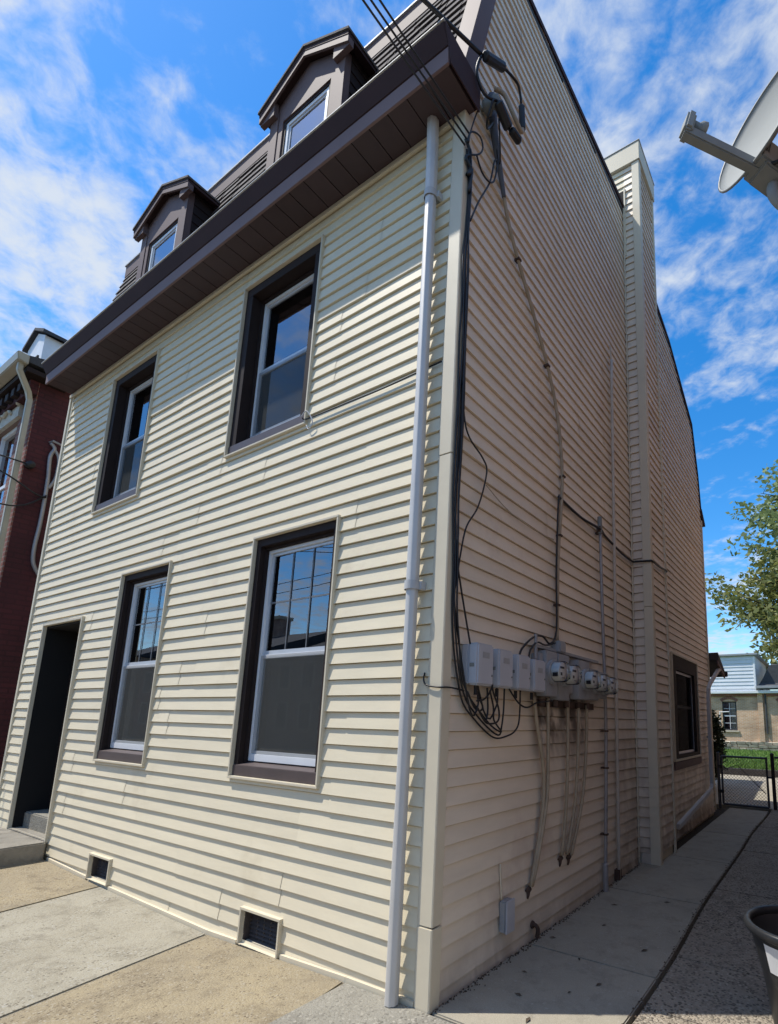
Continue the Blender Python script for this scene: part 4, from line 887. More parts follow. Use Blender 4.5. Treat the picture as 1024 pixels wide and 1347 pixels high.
# service entrance cable: slate grey at the top, tan lower down
cable('service_cable', 'slate grey upper length of the service cable under the splice blocks', [(.03, .27, 6.02), (.03, .32, 5.72), (.028, .40, 5.52), (.026, .475, 5.33)], [0.036, 0.016], 'grey_cable')
cable('service_cable', 'long tan service cable slanting down the side wall to the meters', [(.024, .475, 5.34), (.024, .60, 5.10), (.024, .98, 4.66), (.024, 1.26, 4.30), (.024, 1.42, 3.95), (.024, 1.49, 3.55), (.024, 1.47, 3.2), (.024, 1.41, 2.7), (.024, 1.40, 2.03)], 0.0145, 'tan_cable')
for k, (y, z) in enumerate(((.70, 4.97), (1.20, 4.37), (1.50, 3.5), (1.44, 2.95), (1.395, 2.35))):
    b = MB(); b.box(0.0, .045, y-.02, y+.02, z, z+.016); tag(b.build('cable_clip', 'rust'), ['topmost rusty clip on the slanting tan service cable', 'second rusty clip down the slanting tan service cable', 'rusty clip at the bend of the tan service cable', 'rusty clip below the bend of the tan service cable', 'lowest rusty clip on the tan service cable'][k], 'cable clip', 'clips on the service cable')
# service drop splices at the corner
def block(name, label, a, b_, r): 
    q = MB(); A = Vector(a); B = Vector(b_); d = (B-A).normalized(); q.lathe([(0, 0), (r*.7, 0), (r, .012), (r, (B-A).length-.012), (r*.7, (B-A).length), (0, (B-A).length)], A, d, 10); return tag(q.build(name, 'black'), label, 'splice')
block('splice_block', 'black splice sleeve on the drop beside the brown rake board', (.16, -.01, 5.92), (.18, .19, 6.07), .033)
block('splice_block', 'black splice sleeve hanging below the insulator', (.16, .16, 5.74), (.17, .30, 5.66), .036)
block('splice_block', 'small black connector at the outer end of the splices', (.19, .30, 5.64), (.20, .40, 5.64), .030)
block('splice_block', 'upright black connector right of the insulator', (.20, .42, 6.00), (.19, .46, 5.82), .024)
b = MB(); b.lathe([(0, 0), (.045, 0), (.055, .03), (.03, .06), (.05, .09), (.04, .12), (0, .125)], (.02, .20, 5.83), (1, 0.1, 0), 14); b.tube([(.0, .2, 5.83), (.10, .21, 5.83)], .012, 6, smooth=False)
tag(b.build('insulator', 'dish_dark', None, smooth=True), 'dark porcelain insulator holding the service drop at the corner', 'insulator')
cable('splice_lead', 'black lead arching from the top splice to the upright connector', [(.18, .19, 6.07), (.20, .28, 6.09), (.21, .36, 6.09), (.20, .42, 6.0)], .010)
cable('splice_lead', 'tan lead curving between insulator and upright connector', [(.10, .20, 5.95), (.15, .26, 5.93), (.19, .34, 5.80), (.20, .42, 5.76), (.19, .46, 5.84)], .016, 'tan_cable')
cable('splice_lead', 'black lead joining the lower splice to the outer connector', [(.17, .29, 5.665), (.18, .31, 5.64), (.19, .305, 5.64)], .010)
cable('splice_lead', 'black lead looping down to the service cable head', [(.15, .12, 5.72), (.10, .13, 5.60), (.05, .20, 5.63), (.04, .29, 5.80)], .008)
cable('splice_lead', 'short black lead drooping beside the service cable head', [(.12, .24, 5.72), (.08, .33, 5.52), (.05, .36, 5.50), (.04, .34, 5.62)], .006)
# overhead wires to the pole over the road
PA = Vector((.05, -.04, 5.26))
POLE = Vector((-2.6, -10.9, 0))
for i, (a, mid_, lab) in enumerate((((.05, -.05, 5.20), (-.075, -.84, 5.36), 'lowest thin overhead wire reaching the front corner of the house'),
                                   ((.05, -.036, 5.27), (-.045, -.82, 5.37), 'middle thin overhead wire reaching the front corner of the house'),
                                   ((.05, -.005, 5.343), (-.01, -.80, 5.38), 'upper thin overhead wire reaching the front corner of the house'))):
    A = Vector(a); Bm = Vector(mid_); d = (Bm-A); E = A+d*12.6; E.z = 7.4+.15*i
    pts = []
    for k in range(13):
        t = (k/12.0)**1.6; q = A+(E-A)*t; lin_ = A.z+(Bm.z-A.z)*(t*12.6); q.z = A.z+(Bm.z-A.z)/((Bm-A).length)*((E-A).length*t)*(1-t)+(E.z-A.z)*t*t; pts.append(q)
    cable('overhead_wire', lab, pts, 0.0065, group='overhead wires', n=6)
A = Vector((.14, -.02, 5.93)); d = Vector((-.155, -.37, .02)); pts = [A+d*(t*27)*1.0+Vector((0, 0, 1.1*t*t)) for t in [(k/10.0)**1.5 for k in range(11)]]
cable('service_drop', 'thick twisted service drop passing over the gutter corner to the splices', pts, 0.014, n=7)
cable('service_lead', 'black lead hanging from the gutter end to the insulator', [(.14, -.02, 5.93), (.11, -.03, 5.80), (.12, .05, 5.70), (.16, .16, 5.745)], .010)
# bundle of telephone cables down the corner
trunk = [(0.005, 5.243), (0.036, 4.998), (0.03, 4.63), (0.025, 4.387), (0.029, 4.056), (0.028, 3.782), (0.028, 3.41), (0.026, 3.102), (0.028, 2.76), (0.03, 2.523), (0.045, 2.297), (0.051, 2.072), (0.086, 1.855), (0.117, 1.684), (0.19, 1.579), (0.295, 1.494), (0.438, 1.405), (0.553, 1.368)]
rz = random.Random(9); bl_ = ['outermost', 'second', 'third', 'fourth', 'innermost']
ends = [[(0.62, 1.345), (0.70, 1.37), (0.75, 1.42), (0.765, 1.52), (.766, 1.64)], [(0.54, 1.40), (.56, 1.51), (.564, 1.645)], [(.45, 1.44), (.44, 1.52), (.396, 1.62)], None, None]
for i in range(5):
    pts = []; m = len(trunk) if i < 3 else 15-i
    for k, (y, z) in enumerate(trunk[:m]):
        s_ = 0.006+0.012*(k > 2)
        pts.append((.020+.011*(i % 3)+rz.random()*.008, y+s_*(i-2)*.62+rz.random()*.014, z+(.02*(i-2) if k > 13 else 0)))
    if ends[i]: pts += [(.06, y, z) for (y, z) in ends[i]]
    else: pts += [(.06, .19+.14*(i-3), 1.50), (.07, .26+.2*(i-3), 1.53), (.06, .245+.23*(i-3), 1.64)]
    cable('telephone_cable', '%s strand of the black cable bundle running down beside the corner post' % bl_[i], pts, .0058, group='black cable bundle at the corner')
cable('telephone_cable', 'loose black cable bellying away from the corner bundle', [(.03, .03, 3.6), (.035, .07, 3.30), (.04, .126, 3.177), (.04, .278, 3.108), (.04, .326, 3.026), (.04, .244, 2.769), (.04, .127, 2.592), (.04, .078, 2.409), (.04, .056, 2.277)], .0055)
ll = [[(0.227, 1.647), (0.276, 1.576), (0.319, 1.518), (0.293, 1.495), (0.228, 1.515), (.16, 1.60)], [(0.354, 1.633), (0.367, 1.504), (0.350, 1.437)], [(0.40, 1.64), (.42, 1.60), (0.48, 1.507), (0.476, 1.438), (0.392, 1.418), (0.323, 1.436), (.24, 1.52)],
      [(0.23, 1.55), (.30, 1.56), (.36, 1.60), (.40, 1.66)], [(0.58, 1.638), (0.702, 1.554), (0.82, 1.529), (0.944, 1.563), (1.06, 1.575), (1.195, 1.59)]]
lb = ['short cable loop hanging under the first telephone box', 'straight cable tail under the second telephone box', 'round cable loop hanging under the second telephone box', 'cable crossing behind the loops under the first two boxes', 'cable sagging from the third box over to the meter panel']
for i, l in enumerate(ll): cable('telephone_cable', lb[i], [(.062+.006*i, y, z) for y, z in l], .006)
cable('telephone_cable', 'thin black cable crossing the corner post at box height', [(-.115, -.012, 1.70), (-.12, -.014, 1.66), (-.09, -.022, 1.628), (.0, -.020, 1.615), (.022, .02, 1.617), (.026, .08, 1.615), (.035, .164, 1.605)], .005)
cable('telephone_cable', 'coiled black cable ring at the upper corner', [(.05, -.03, 5.25), (.06, .0, 5.36), (.06, .098, 5.438), (.06, .138, 5.387), (.06, .10, 5.29), (.05, .02, 5.20)], .006)
cable('telephone_cable', 'narrow black cable hoop standing out below the upper coil', [(.05, .08, 5.27), (.05, .15, 5.20), (.06, .22, 5.19), (.06, .29, 5.27), (.06, .325, 5.46), (.06, .285, 5.43), (.05, .25, 5.22), (.05, .124, 4.928), (.045, .045, 4.70)], .0065)
cable('telephone_cable', 'black cable hanging from the gutter end to the coil', [(.075, .05, 5.60), (.06, .03, 5.50), (.05, .0, 5.35), (.05, -.01, 5.27)], .005)
b = MB(); b.tube([(.03, -.02, 5.30), (.04, .03, 5.22), (.03, -.01, 5.16), (.045, .04, 5.10), (.03, .01, 5.04), (.04, .05, 5.12), (.035, .03, 4.92)], .011, 8); tag(b.build('cable_anchor', 'black', None, smooth=True), 'black taped knot gathering the wires at the upper corner', 'cable anchor')
cable('thin_cable', 'thin tan cable sagging across the siding above the boxes', [(.012, .366, 2.964), (.012, .65, 2.89), (.012, 1.02, 2.874), (.012, 1.36, 2.90)], .0035, 'tan_cable')
cable('meter_lead', 'black lead beside the tan cable curving down to the telephone boxes', [(.04, 1.40, 3.30), (.045, 1.365, 3.1), (.04, 1.35, 2.6), (.04, 1.355, 2.15), (.045, 1.236, 2.024), (.05, 1.1, 2.06), (.05, .956, 2.03), (.05, .80, 1.93), (.05, .75, 1.84)], .008)
cable('meter_lead', 'second black lead curving off the meter panel to the boxes', [(.04, 1.33, 2.04), (.05, 1.15, 2.0), (.06, 1.0, 2.0), (.06, .90, 1.93), (.06, .87, 1.84)], .007)
cable('cross_cable', 'black cable running across the side wall and round the chimney', [(.02, 1.43, 3.30), (.02, 1.9, 3.28), (.055, 2.28, 3.29), (.03, 2.47, 3.287), (.02, 3.0, 3.255), (.02, 3.34, 3.262), (.06, 3.378, 3.262), (.20, 3.377, 3.25), (.236, 3.41, 3.25), (.236, 3.7, 3.26), (.236, 4.03, 3.29), (.15, 4.08, 3.29), (.03, 4.34, 3.29)], .012)
b = MB(); b.box(.02, .06, 2.27, 2.32, 3.26, 3.32); tag(b.build('cable_clip', 'rust'), 'rusty clamp where the cross cable passes the grey conduit', 'cable clip')
cable('front_cable', 'thin dark cable stretched from window corner to downspout', [(-1.44, -.026, 3.69), (-1.39, -.012, 3.674), (-.95, -.009, 3.668), (-.60, -.009, 3.662), (-.255, -.009, 3.672), (-.10, -.009, 3.675)], .0055)
cable('front_cable', 'pale curl of cable hanging at the upper window corner', [(-1.45, -.03, 3.70), (-1.40, -.03, 3.73), (-1.36, -.02, 3.69), (-1.33, -.015, 3.62), (-1.37, -.014, 3.58), (-1.40, -.014, 3.62)], .004, 'nid_box')
# small junction box low on the wall
t = thing('junction_box', 'small battered grey junction box low on the side wall', 'utility box', (0, .66, .17))
b = MB(); b.box(.003, .05, .645, .735, .165, .345); b.build('box_body', 'meter_box', t, bevel=.006)
b = MB(); b.box(.0505, .062, .640, .740, .160, .350); b.build('cover', 'nid_box', t, bevel=.005)
b = MB(); b.tube([(.012, .655, .35), (.012, .64, .48), (.010, .635, .56)], .006, 6); b.build('lead_wire', 'cream_trim', t, smooth=True)
b = MB(); b.tube([(.0, 1.07, .085), (.03, 1.07, .085), (.045, 1.075, .06), (.035, 1.08, .01)], .014, 8); b.lathe([(0, 0), (.026, 0), (.022, .012), (0, .014)], (.002, 1.07, .085), (1, 0, 0), 10); tag(b.build('hose_stub', 'rust'), 'rusty pipe stub at the foot of the side wall', 'pipe stub')

# ------------------------------------------------------------------ satellite dish on the neighbour's wall
nD = Vector((-.60, -.74, .28)).normalized()
e1 = Vector((nD.y, -nD.x, 0)).normalized(); e2 = nD.cross(e1).normalized()
if e2.z < 0: e2 = -e2
Bp = Vector((1.77, -.39, 3.54))
dsh = thing('satellite_dish', 'pale grey satellite dish on a bent pipe mount above the alley', 'satellite dish', (2.1, -.36, 3.45))
Cd = Bp+e2*.235-e1*.0+nD*0.01
prof = [(0.0, 0.0)]; b = MB(); nseg = 36; rings_ = 7
for k in range(rings_+1):
    r = .245*k/rings_
    for j in range(nseg):
        a = 2*math.pi*j/nseg; pt = Cd+(e1*math.cos(a)*r*.93+e2*math.sin(a)*r)+nD*(0.055*(r/.245)**2-.02); b.v.append(tuple(pt))
for k in range(rings_):
    for j in range(nseg): b.f.append((k*nseg+j, k*nseg+(j+1) % nseg, (k+1)*nseg+(j+1) % nseg, (k+1)*nseg+j))
off_ = len(b.v); b2 = [(Vector(v)-nD*0.006) for v in b.v]; nf = len(b.f); b.v += [tuple(v) for v in b2]
b.f += [tuple(off_+i for i in reversed(f)) for f in b.f[:nf]]
e_ = rings_*nseg
for j in range(nseg): b.f.append((e_+j, off_+e_+j, off_+e_+(j+1) % nseg, e_+(j+1) % nseg))
b.build('reflector', 'dish', dsh, smooth=True, recalc=False)
b = MB(); b.lathe([(0, 0), (0, 0)], (0, 0, 0), (0, 0, 1), 3)
b = MB()
for j in range(nseg):
    pass
b.tube([Cd+(e1*math.cos(2*math.pi*j/nseg)*.245*.93+e2*math.sin(2*math.pi*j/nseg)*.245)+nD*.033 for j in range(nseg+1)], .006, 6, smooth=False, caps=False); b.build('rim', 'dish_dark', dsh, smooth=True)
LN = CAM+Vector((-.153, .866, 1.118))*1.955
ar = (LN-Bp); al = ar.normalized(); aside = al.cross(e2).normalized(); aup = aside.cross(al)
b = MB(); b.obox((Bp+LN)/2-al*.01, al*(ar.length/2+.02), aside*.017, aup*.022); b.build('feed_arm', 'dish_dark', dsh, bevel=.004)
b = MB(); b.obox(LN+aup*.035, al*.018, aside*.030, aup*.046); b.build('feed_housing', 'dish', dsh, bevel=.008)
b = MB(); back = -al; b.lathe([(0, 0), (.018, 0), (.018, .02), (.027, .03), (.029, .05), (.022, .055), (0, .055)], LN+aup*.05-al*.018, back, 16); b.build('feed_horn', 'dish', dsh, smooth=True)
b = MB(); b.obox(Bp-nD*.045+e2*.03, nD*.06, e1*.045, e2*.06); b.build('mount_bracket', 'dish_dark', dsh, bevel=.006)
b = MB(); b.obox(Bp+al*.0-nD*.01, nD*.05, e1*.05, e2*.018); b.build('arm_socket', 'dish_dark', dsh, bevel=.006)
b = MB(); b.tube([Bp-nD*.07+e2*.02, Bp-nD*.075-e2*.07, Bp-nD*.07+Vector((.05, .02, -.14)), Bp+Vector((.18, .05, -.15)), (2.11, -.33, 3.40)], .021, 10); b.build('mount_pipe', 'dish', dsh, smooth=True)
b = MB(); b.box(2.085, 2.108, -.41, -.25, 3.32, 3.48); b.build('wall_plate', 'dish_dark', dsh, bevel=.004)
b = MB(); b.tube([Bp+al*.02-e2*.01, Bp+Vector((.05, -.02, -.02)), Bp+Vector((.12, .0, .0)), Bp+Vector((.16, .02, .07)), Bp+Vector((.12, .03, .10)), Bp+Vector((.075, .02, .06)), Bp+Vector((.10, .02, .0)), Bp+Vector((.20, .04, -.02)), (2.10, -.30, 3.45)], .007, 7); b.build('coax_lead', 'black', dsh, smooth=True)
b = MB(); b.tube([Bp+Vector((.09, .05, .02)), Bp+Vector((.10, .06, .16)), Bp+Vector((.16, .07, .24)), Bp+Vector((.24, .08, .15)), (2.10, -.28, 3.5)], .006, 7); b.build('coax_lead', 'black', dsh, smooth=True)

# ------------------------------------------------------------------ black tub
tub = thing('plastic_tub', 'black round plastic tub with a white sticker standing on the aggregate paving', 'tub', (1.665, .78, 0))
TC = (1.665, .78, 0.006)
b = MB(); b.lathe([(0.0, .0), (.165, .0), (.17, .01), (.212, .28), (.220, .30), (.256, .455), (.256, .462)], TC, (0, 0, 1), 40); b.lathe([(.250, .462), (.247, .455), (.208, .29), (.16, .02), (0, .015)], TC, (0, 0, 1), 40); b.build('body', 'bin', tub, smooth=True)
b = MB(); b.lathe([(.252, .458), (.272, .458), (.279, .463), (.281, .488), (.275, .497), (.258, .497), (.250, .490), (.250, .458), (.252, .458)], TC, (0, 0, 1), 40); b.build('rim', 'bin', tub, smooth=True)
b = MB(); a0, a1 = R(226), R(262); nn = 8
for k in range(nn+1):
    a = a0+(a1-a0)*k/nn
    for (r, z) in ((.2225, .31+.006), (.2515, .435+.006)): b.v.append((TC[0]+(r+.003)*math.cos(a), TC[1]+(r+.003)*math.sin(a), z))
for k in range(nn): b.f.append((2*k, 2*k+2, 2*k+3, 2*k+1))
b.build('sticker', 'label', tub, recalc=False)
b = MB(); b.tube([(1.62, .92, .035), (1.70, .94, .10), (1.72, .90, .19)], [.03, .02], 8); b.build('liner_scrap', 'dish_dark', tub, smooth=True)

# ------------------------------------------------------------------ gate and fence at the end of the alley
GY = 8.1
gt = thing('chain_link_gate', 'grey tubular chain link gate closing the alley beyond the house', 'gate', (0.4, GY, 0))
gz0, gz1, gx0, gx1 = .03, .86, .06, .80
for (a, c) in (((gx0, GY, gz0), (gx0, GY, gz1)), ((gx1, GY, gz0), (gx1, GY, gz1+.02)), ((gx0, GY, gz1), (gx1, GY, gz1)), ((gx0, GY, gz0), (gx1, GY, gz0))):
    b = MB(); b.tube([a, c], .019, 10, smooth=False); b.build('frame_tube', 'gate', gt, smooth=False)
b = MB(); b.tube([(gx0+.02, GY+.02, .62), (gx0+.26, GY+.02, .72), (gx1-.04, GY+.02, .26)], .007, 6, smooth=False); b.build('brace_rod', 'gate', gt)
def mesh_wires(x0, x1, z0, z1, y, s=.055):
    b_ = MB(); c = x0-(z1-z0)
    while c < x1:
        for sg in (1, -1):
            a_ = []
            if sg == 1:
                xa, za, xb, zb = c, z0, c+(z1-z0), z1
            else: xa, za, xb, zb = c, z1, c+(z1-z0), z0
            # clip to x range
            def at(x): return za+(zb-za)*(x-xa)/(xb-xa)
            X0, X1 = max(xa, x0), min(xb, x1)
            if X1-X0 > .01: b_.tube([(X0, y+.003*sg, at(X0)), (X1, y+.003*sg, at(X1))], .0030, 4, smooth=False, caps=False)
        c += s
    return b_
mesh_wires(gx0+.02, gx1-.02, gz0+.02, gz1-.02, GY).build('wire_mesh', 'wire', gt, recalc=False)
for z in (.22, .66):
    b = MB(); b.box(gx0-.06, gx0+.02, GY-.03, GY+.03, z, z+.05); b.build('hinge', 'fence_black', gt)
b = MB(); b.box(gx1-.01, gx1+.12, GY-.02, GY+.02, .52, .55); b.build('latch', 'fence_black', gt)
b = MB(); b.tube([(.0, GY, -.05), (.0, GY, .93)], .028, 10, smooth=False); tag(b.build('fence_post', 'gate'), 'grey gate post against the rear corner of the clapboard house', 'post')
b = MB(); b.tube([(.895, GY, -.05), (.895, GY, .92)], .030, 10, smooth=False); b.lathe([(.034, 0), (.034, .02), (.0, .045)], (.895, GY, .92), (0, 0, 1), 10); tag(b.build('fence_post', 'fence_black'), 'black capped post where the gate latches', 'post')
fn_ = thing('chain_link_fence', 'black chain link fence between the latch post and the neighbour', 'fence', (1.5, GY, 0))
b = MB(); b.tube([(.93, GY, .88), (2.08, GY, .88)], .018, 8, smooth=False); b.build('top_rail', 'fence_black', fn_)
b = MB(); b.tube([(.93, GY, .05), (2.08, GY, .05)], .008, 8, smooth=False); b.build('bottom_wire', 'fence_black', fn_)
mesh_wires(.93, 2.08, .05, .88, GY).build('wire_mesh', 'fence_black', fn_, recalc=False)

# ------------------------------------------------------------------ vegetation
def leaf_cards(b_, centre, n, spread, size, rnd, flat=0.7):
    c = Vector(centre)
    for _ in range(n):
        while True:
            v = Vector((rnd.uniform(-1, 1), rnd.uniform(-1, 1), rnd.uniform(-1, 1)))
            if v.length <= 1: break
        q = c+Vector((v.x*spread, v.y*spread, v.z*spread*flat)); s_ = size*(.6+.8*rnd.random())
        a = Vector((rnd.uniform(-1, 1), rnd.uniform(-1, 1), rnd.uniform(-.6, .6))).normalized(); w = a.orthogonal().normalized()
        w = (w*math.cos(rnd.random()*6.28)+a.cross(w)*math.sin(rnd.random()*6.28)).normalized()
        b_.add([q-a*s_*.5, q+w*s_*.26+a*s_*.05, q+a*s_*.5, q-w*s_*.26+a*s_*.05], [(0, 1, 2, 3)])
def tree(name, label, x, y, h, rad, seed, mat, leaves=26, lsize=.34, group=None, spread=.95, trunk_r=.4, z0=0):
    rnd = random.Random(seed); t = thing(name, label, 'tree', (x, y, z0), group)
    tb_ = MB(); lf = MB(); fork = h*.30
    tb_.tube([(x, y, z0), (x+.1, y, z0+fork*.5), (x, y+.1, z0+fork), (x+.2, y, z0+h*.6), (x, y, z0+h*.92)], [trunk_r, trunk_r*.18], 9)
    nb = 26
    for i in range(nb):
        f = i/nb; z = z0+fork+(h*.93-fork)*f; a = i*2.4+rnd.random(); 
        L_ = rad*math.sin(math.pi*min(.97, .16+.84*f))**.7*(.75+.4*rnd.random()) if f > .02 else rad*.8
        tip = Vector((x+math.cos(a)*L_, y+math.sin(a)*L_, z+L_*.28+rnd.uniform(-.4, .5)))
        st_ = Vector((x, y, z-L_*.15)); mid_ = st_.lerp(tip, .5)+Vector((rnd.uniform(-.3, .3), rnd.uniform(-.3, .3), .25))
        tb_.tube([st_, mid_, tip], [trunk_r*.30*(1-f*.6), trunk_r*.04], 6)
        m = int(5+L_*1.5)
        for j in range(m):
            u = .28+.75*j/m; p_ = st_.lerp(mid_, min(1, u*2)) if u < .5 else mid_.lerp(tip, (u-.5)*2)
            p2 = p_+Vector((rnd.gauss(0, .6), rnd.gauss(0, .6), rnd.gauss(0.1, .5)))*rad/6
            tb_.tube([p_, p_.lerp(p2, .5)+Vector((0, 0, .1)), p2], [trunk_r*.06, trunk_r*.02], 4, smooth=False, caps=False)
            leaf_cards(lf, p2, leaves, spread*rad/6, lsize, rnd)
    tb_.build('trunk', 'bark', t, smooth=True, recalc=False)
    lf.build('crown', mat, t, recalc=False)
    return t
tree('shade_tree', 'tall leafy spring tree rising behind the tan brick house', 3.6, 42, 25, 7.2, 3, 'leaf', leaves=58, lsize=.46, spread=1.15)
tree('shade_tree', 'lower olive tree spreading over the roof of the tan brick house', 1.2, 38.5, 14.5, 6.2, 7, 'leaf2', leaves=44, lsize=.40, spread=1.1)
# rounded bush past the rear corner
def bush(name, label, c, r, n, seed, mat='bush', lsize=.07, cat='bush', z0=0):
    rnd = random.Random(seed); t = thing(name, label, cat, (c[0], c[1], z0)); sb2 = MB(); lf = MB()
    for i in range(9):
        a = i*2.4; e = Vector((c[0]+math.cos(a)*r[0]*.6, c[1]+math.sin(a)*r[0]*.6, c[2]+r[1]*(.5-.1*i))); sb2.tube([(c[0], c[1], z0), (c[0], c[1], z0+(c[2]-z0)*.5), e], [.02, .006], 5)
    for i in range(n):
        v = Vector((rnd.gauss(0, 1), rnd.gauss(0, 1), rnd.gauss(0, 1))).normalized()*(.55+.45*rnd.random()); leaf_cards(lf, (c[0]+v.x*r[0], c[1]+v.y*r[0], c[2]+v.z*r[1]), 10, .08, lsize, rnd)
    sb2.build('stem', 'bark', t); lf.build('foliage', mat, t, recalc=False); return t
bush('round_shrub', 'dark clipped shrub just beyond the rear corner of the house', (-.56, 10.6, 0.95), (.30, .85), 520, 3)
sh_ = bush('garden_shrub', 'dark shrub with white blossom in the gap between the houses', (-7.2, .75, .65), (.40, .7), 220, 5)
fl = MB(); rnd = random.Random(2)
for i in range(26):
    leaf_cards(fl, (-7.0+rnd.uniform(-.3, .3), .42+rnd.uniform(-.1, .1), .85+rnd.uniform(-.3, .4)), 4, .03, .05, rnd)
fl.build('blossom', 'flower', sh_, recalc=False)
# leaf litter on the walk
rnd = random.Random(12)
spots_ = [(.30, .38), (.52, .55), (.20, .62), (.46, .20), (.62, .72), (.12, 1.15), (.33, 1.55), (.70, 1.30), (.24, 2.0), (.58, 2.3), (.40, .95), (.10, .36)]
for i, (x, y) in enumerate(spots_):
    b = MB(); a = rnd.random()*6.28; l = .012+.022*rnd.random(); w = l*.35; ca, sa = math.cos(a), math.sin(a)
    b.add([(x-l*ca, y-l*sa, .004), (x+w*sa, y-w*ca, .009), (x+l*ca, y+l*sa, .004), (x-w*sa, y+w*ca, .008)], [(0, 1, 2, 3)])
    tag(b.build('dead_leaf', 'debris', recalc=False), 'tiny curled dead leaf lying on the grey alley walk', 'leaf', 'dead leaves on the alley walk')
# dark dirt along the wall and joints
dl = MB(); rnd = random.Random(31)
for i in range(1100):
    k = rnd.random()
    if k < .45: y = rnd.random()*3.3; x = .022+abs(rnd.gauss(0, .018))
    elif k < .8: y = rnd.random()*8; x = wob(y)+rnd.gauss(0, .018)
    else: y = 4.2+rnd.random()*3.3; x = .05+rnd.random()*.17
    s_ = .002+.005*rnd.random(); z = .001+(.005 if k > .45 else 0)
    dl.add([(x-s_, y-s_, z), (x+s_, y-s_*.6, z), (x, y+s_, z+s_*.8), (x-.3*s_, y, z+s_)], [(0, 1, 2), (0, 1, 3), (1, 2, 3), (0, 2, 3)])
d_ = dl.build('dirt', 'debris', recalc=False, kind='stuff'); d_['label'] = 'dark crumbs of dirt along the alley joints'; d_['category'] = 'dirt'

# ------------------------------------------------------------------ brick house beyond the lawn
FY = 30.0
fh = thing('brick_house', 'tan brick house with pale sided upper storey beyond the lawn', 'house', (-3, FY, 0))
b = MB(); wins = [(-3.50, -2.74, 1.09, 2.71), (-.62, .14, 1.09, 2.71), (-6.3, -5.5, 1.09, 2.71)]
xs = sorted({-8.0, 6.0} | {w[0] for w in wins} | {w[1] for w in wins}); zs = [0.0, 1.09, 2.71, 3.22]
for a, c in zip(xs, xs[1:]):
    for d, e in zip(zs, zs[1:]):
        if any(w[0] < (a+c)/2 < w[1] and w[2] < (d+e)/2 < w[3] for w in wins): continue
        b.box(a, c, FY, FY+.3, d, e)
fwall = b.build('wall', 'tan_brick', fh, recalc=False)
b = MB(); b.box(-8, 6, FY+.31, FY+9, 0, 3.2); b.build('wall', 'tan_brick', fh)
for w in wins:
    W = ring(w[0], w[1], w[2], w[3], .07, FY+.06, FY+.16).build('window', 'slate', fh)
    b = MB(); b.box(w[0]+.071, w[1]-.071, FY+.10, FY+.115, w[2]+.071, w[3]-.071); b.build('pane', 'glass', W)
    b = MB(); b.box(w[0]+.071, w[1]-.071, FY+.18, FY+.19, (w[2]+w[3])/2, w[3]-.071); b.build('curtain', 'label', W)
    b = MB(); b.box(w[0], w[1], FY+.28, FY+.30, w[2], w[3]); b.build('recess', 'dark_interior', W)
    b = MB(); b.box(w[0]+.071, w[1]-.071, FY+.085, FY+.125, (w[2]+w[3])/2-.03, (w[2]+w[3])/2+.03); b.box((w[0]+w[1])/2-.012, (w[0]+w[1])/2+.012, FY+.086, FY+.099, w[2]+.07, w[3]-.07)
    for k in (.25, .75): zz = w[2]+(w[3]-w[2])*k; b.box(w[0]+.071, w[1]-.071, FY+.087, FY+.0985, zz-.012, zz+.012)
    b.build('muntin', 'white_paint', W)
    b = MB(); b.box(w[0]-.08, w[1]+.10, FY-.08, FY+.06, w[2]-.10, w[2]-.002); b.build('sill', 'stone', W, bevel=.01)
    b = MB(); pts2 = []
    for k in range(9):
        a = math.pi*(.25+.5*k/8); pts2.append(a)
    cxm = (w[0]+w[1])/2; rad_ = (w[1]-w[0])/2/math.cos(math.pi*.25)
    cz_ = w[3]-rad_*math.sin(math.pi*.25)-.02
    for k in range(8):
        a, c = pts2[k], pts2[k+1]; q = [(cxm+rr_*math.cos(t_), cz_+rr_*math.sin(t_)) for rr_, t_ in ((rad_, a), (rad_, c), (rad_+.16, c), (rad_+.16, a))]
        b.prism(q, lambda s_, t: (s_[0], t, s_[1]), FY-.03, FY-.001)
    b.build('arch', 'red_brick_front', W)
rnd = random.Random(8); b = MB(); x = -8
for row in range(3):
    x = -8.0+rnd.random()*.2
    while x < 6:
        w_ = .16+.42*rnd.random(); j0, j1 = rnd.uniform(-.03, .03), rnd.uniform(-.03, .03); yo = FY-.08-.07*rnd.random(); z_ = row*.165; b.add([(x+.02, yo, z_+.02+j0), (x+w_-.03, yo+.02, z_+.01+j1), (x+w_-.015, yo, z_+.14+j0), (x+.03, yo-.02, z_+.15+j1), (x, FY-.022, z_), (x+w_-.01, FY-.022, z_), (x+w_-.01, FY-.022, z_+.16), (x, FY-.022, z_+.16)], [(0, 1, 2, 3), (0, 4, 5, 1), (1, 5, 6, 2), (2, 6, 7, 3), (3, 7, 4, 0)]); x += w_
b.build('foundation_stones', 'stone', fh, bevel=0, kind='stuff')
b = MB(); b.box(-8, 6, FY-.02, FY-.002, 0, .50); b.build('foundation', 'stone', fh)
b = MB(); b.box(-1.62, -1.36, FY-.12, FY-.001, .5, 3.2); b.build('pilaster', 'tan_brick', fh)
b = MB(); b.tube([(-1.22, FY-.08, 3.1), (-1.22, FY-.08, .95)], .05, 8, smooth=False); b.build('downspout', 'slate', fh)
b = MB(); b.box(-8.2, 6.2, FY-.10, FY-.001, 3.0, 3.14); b.build('cornice', 'red_brick_front', fh)
b = MB(); b.box(-8.25, 6.2, FY-.27, FY-.001, 3.145, 3.30); b.build('gutter', 'white_paint', fh, bevel=.02)
us = thing_top = MB(); us.box(-8, -1.65, FY-.13, FY+8, 3.305, 5.28); up_ = us.build('upper_storey', 'white_paint', fh)
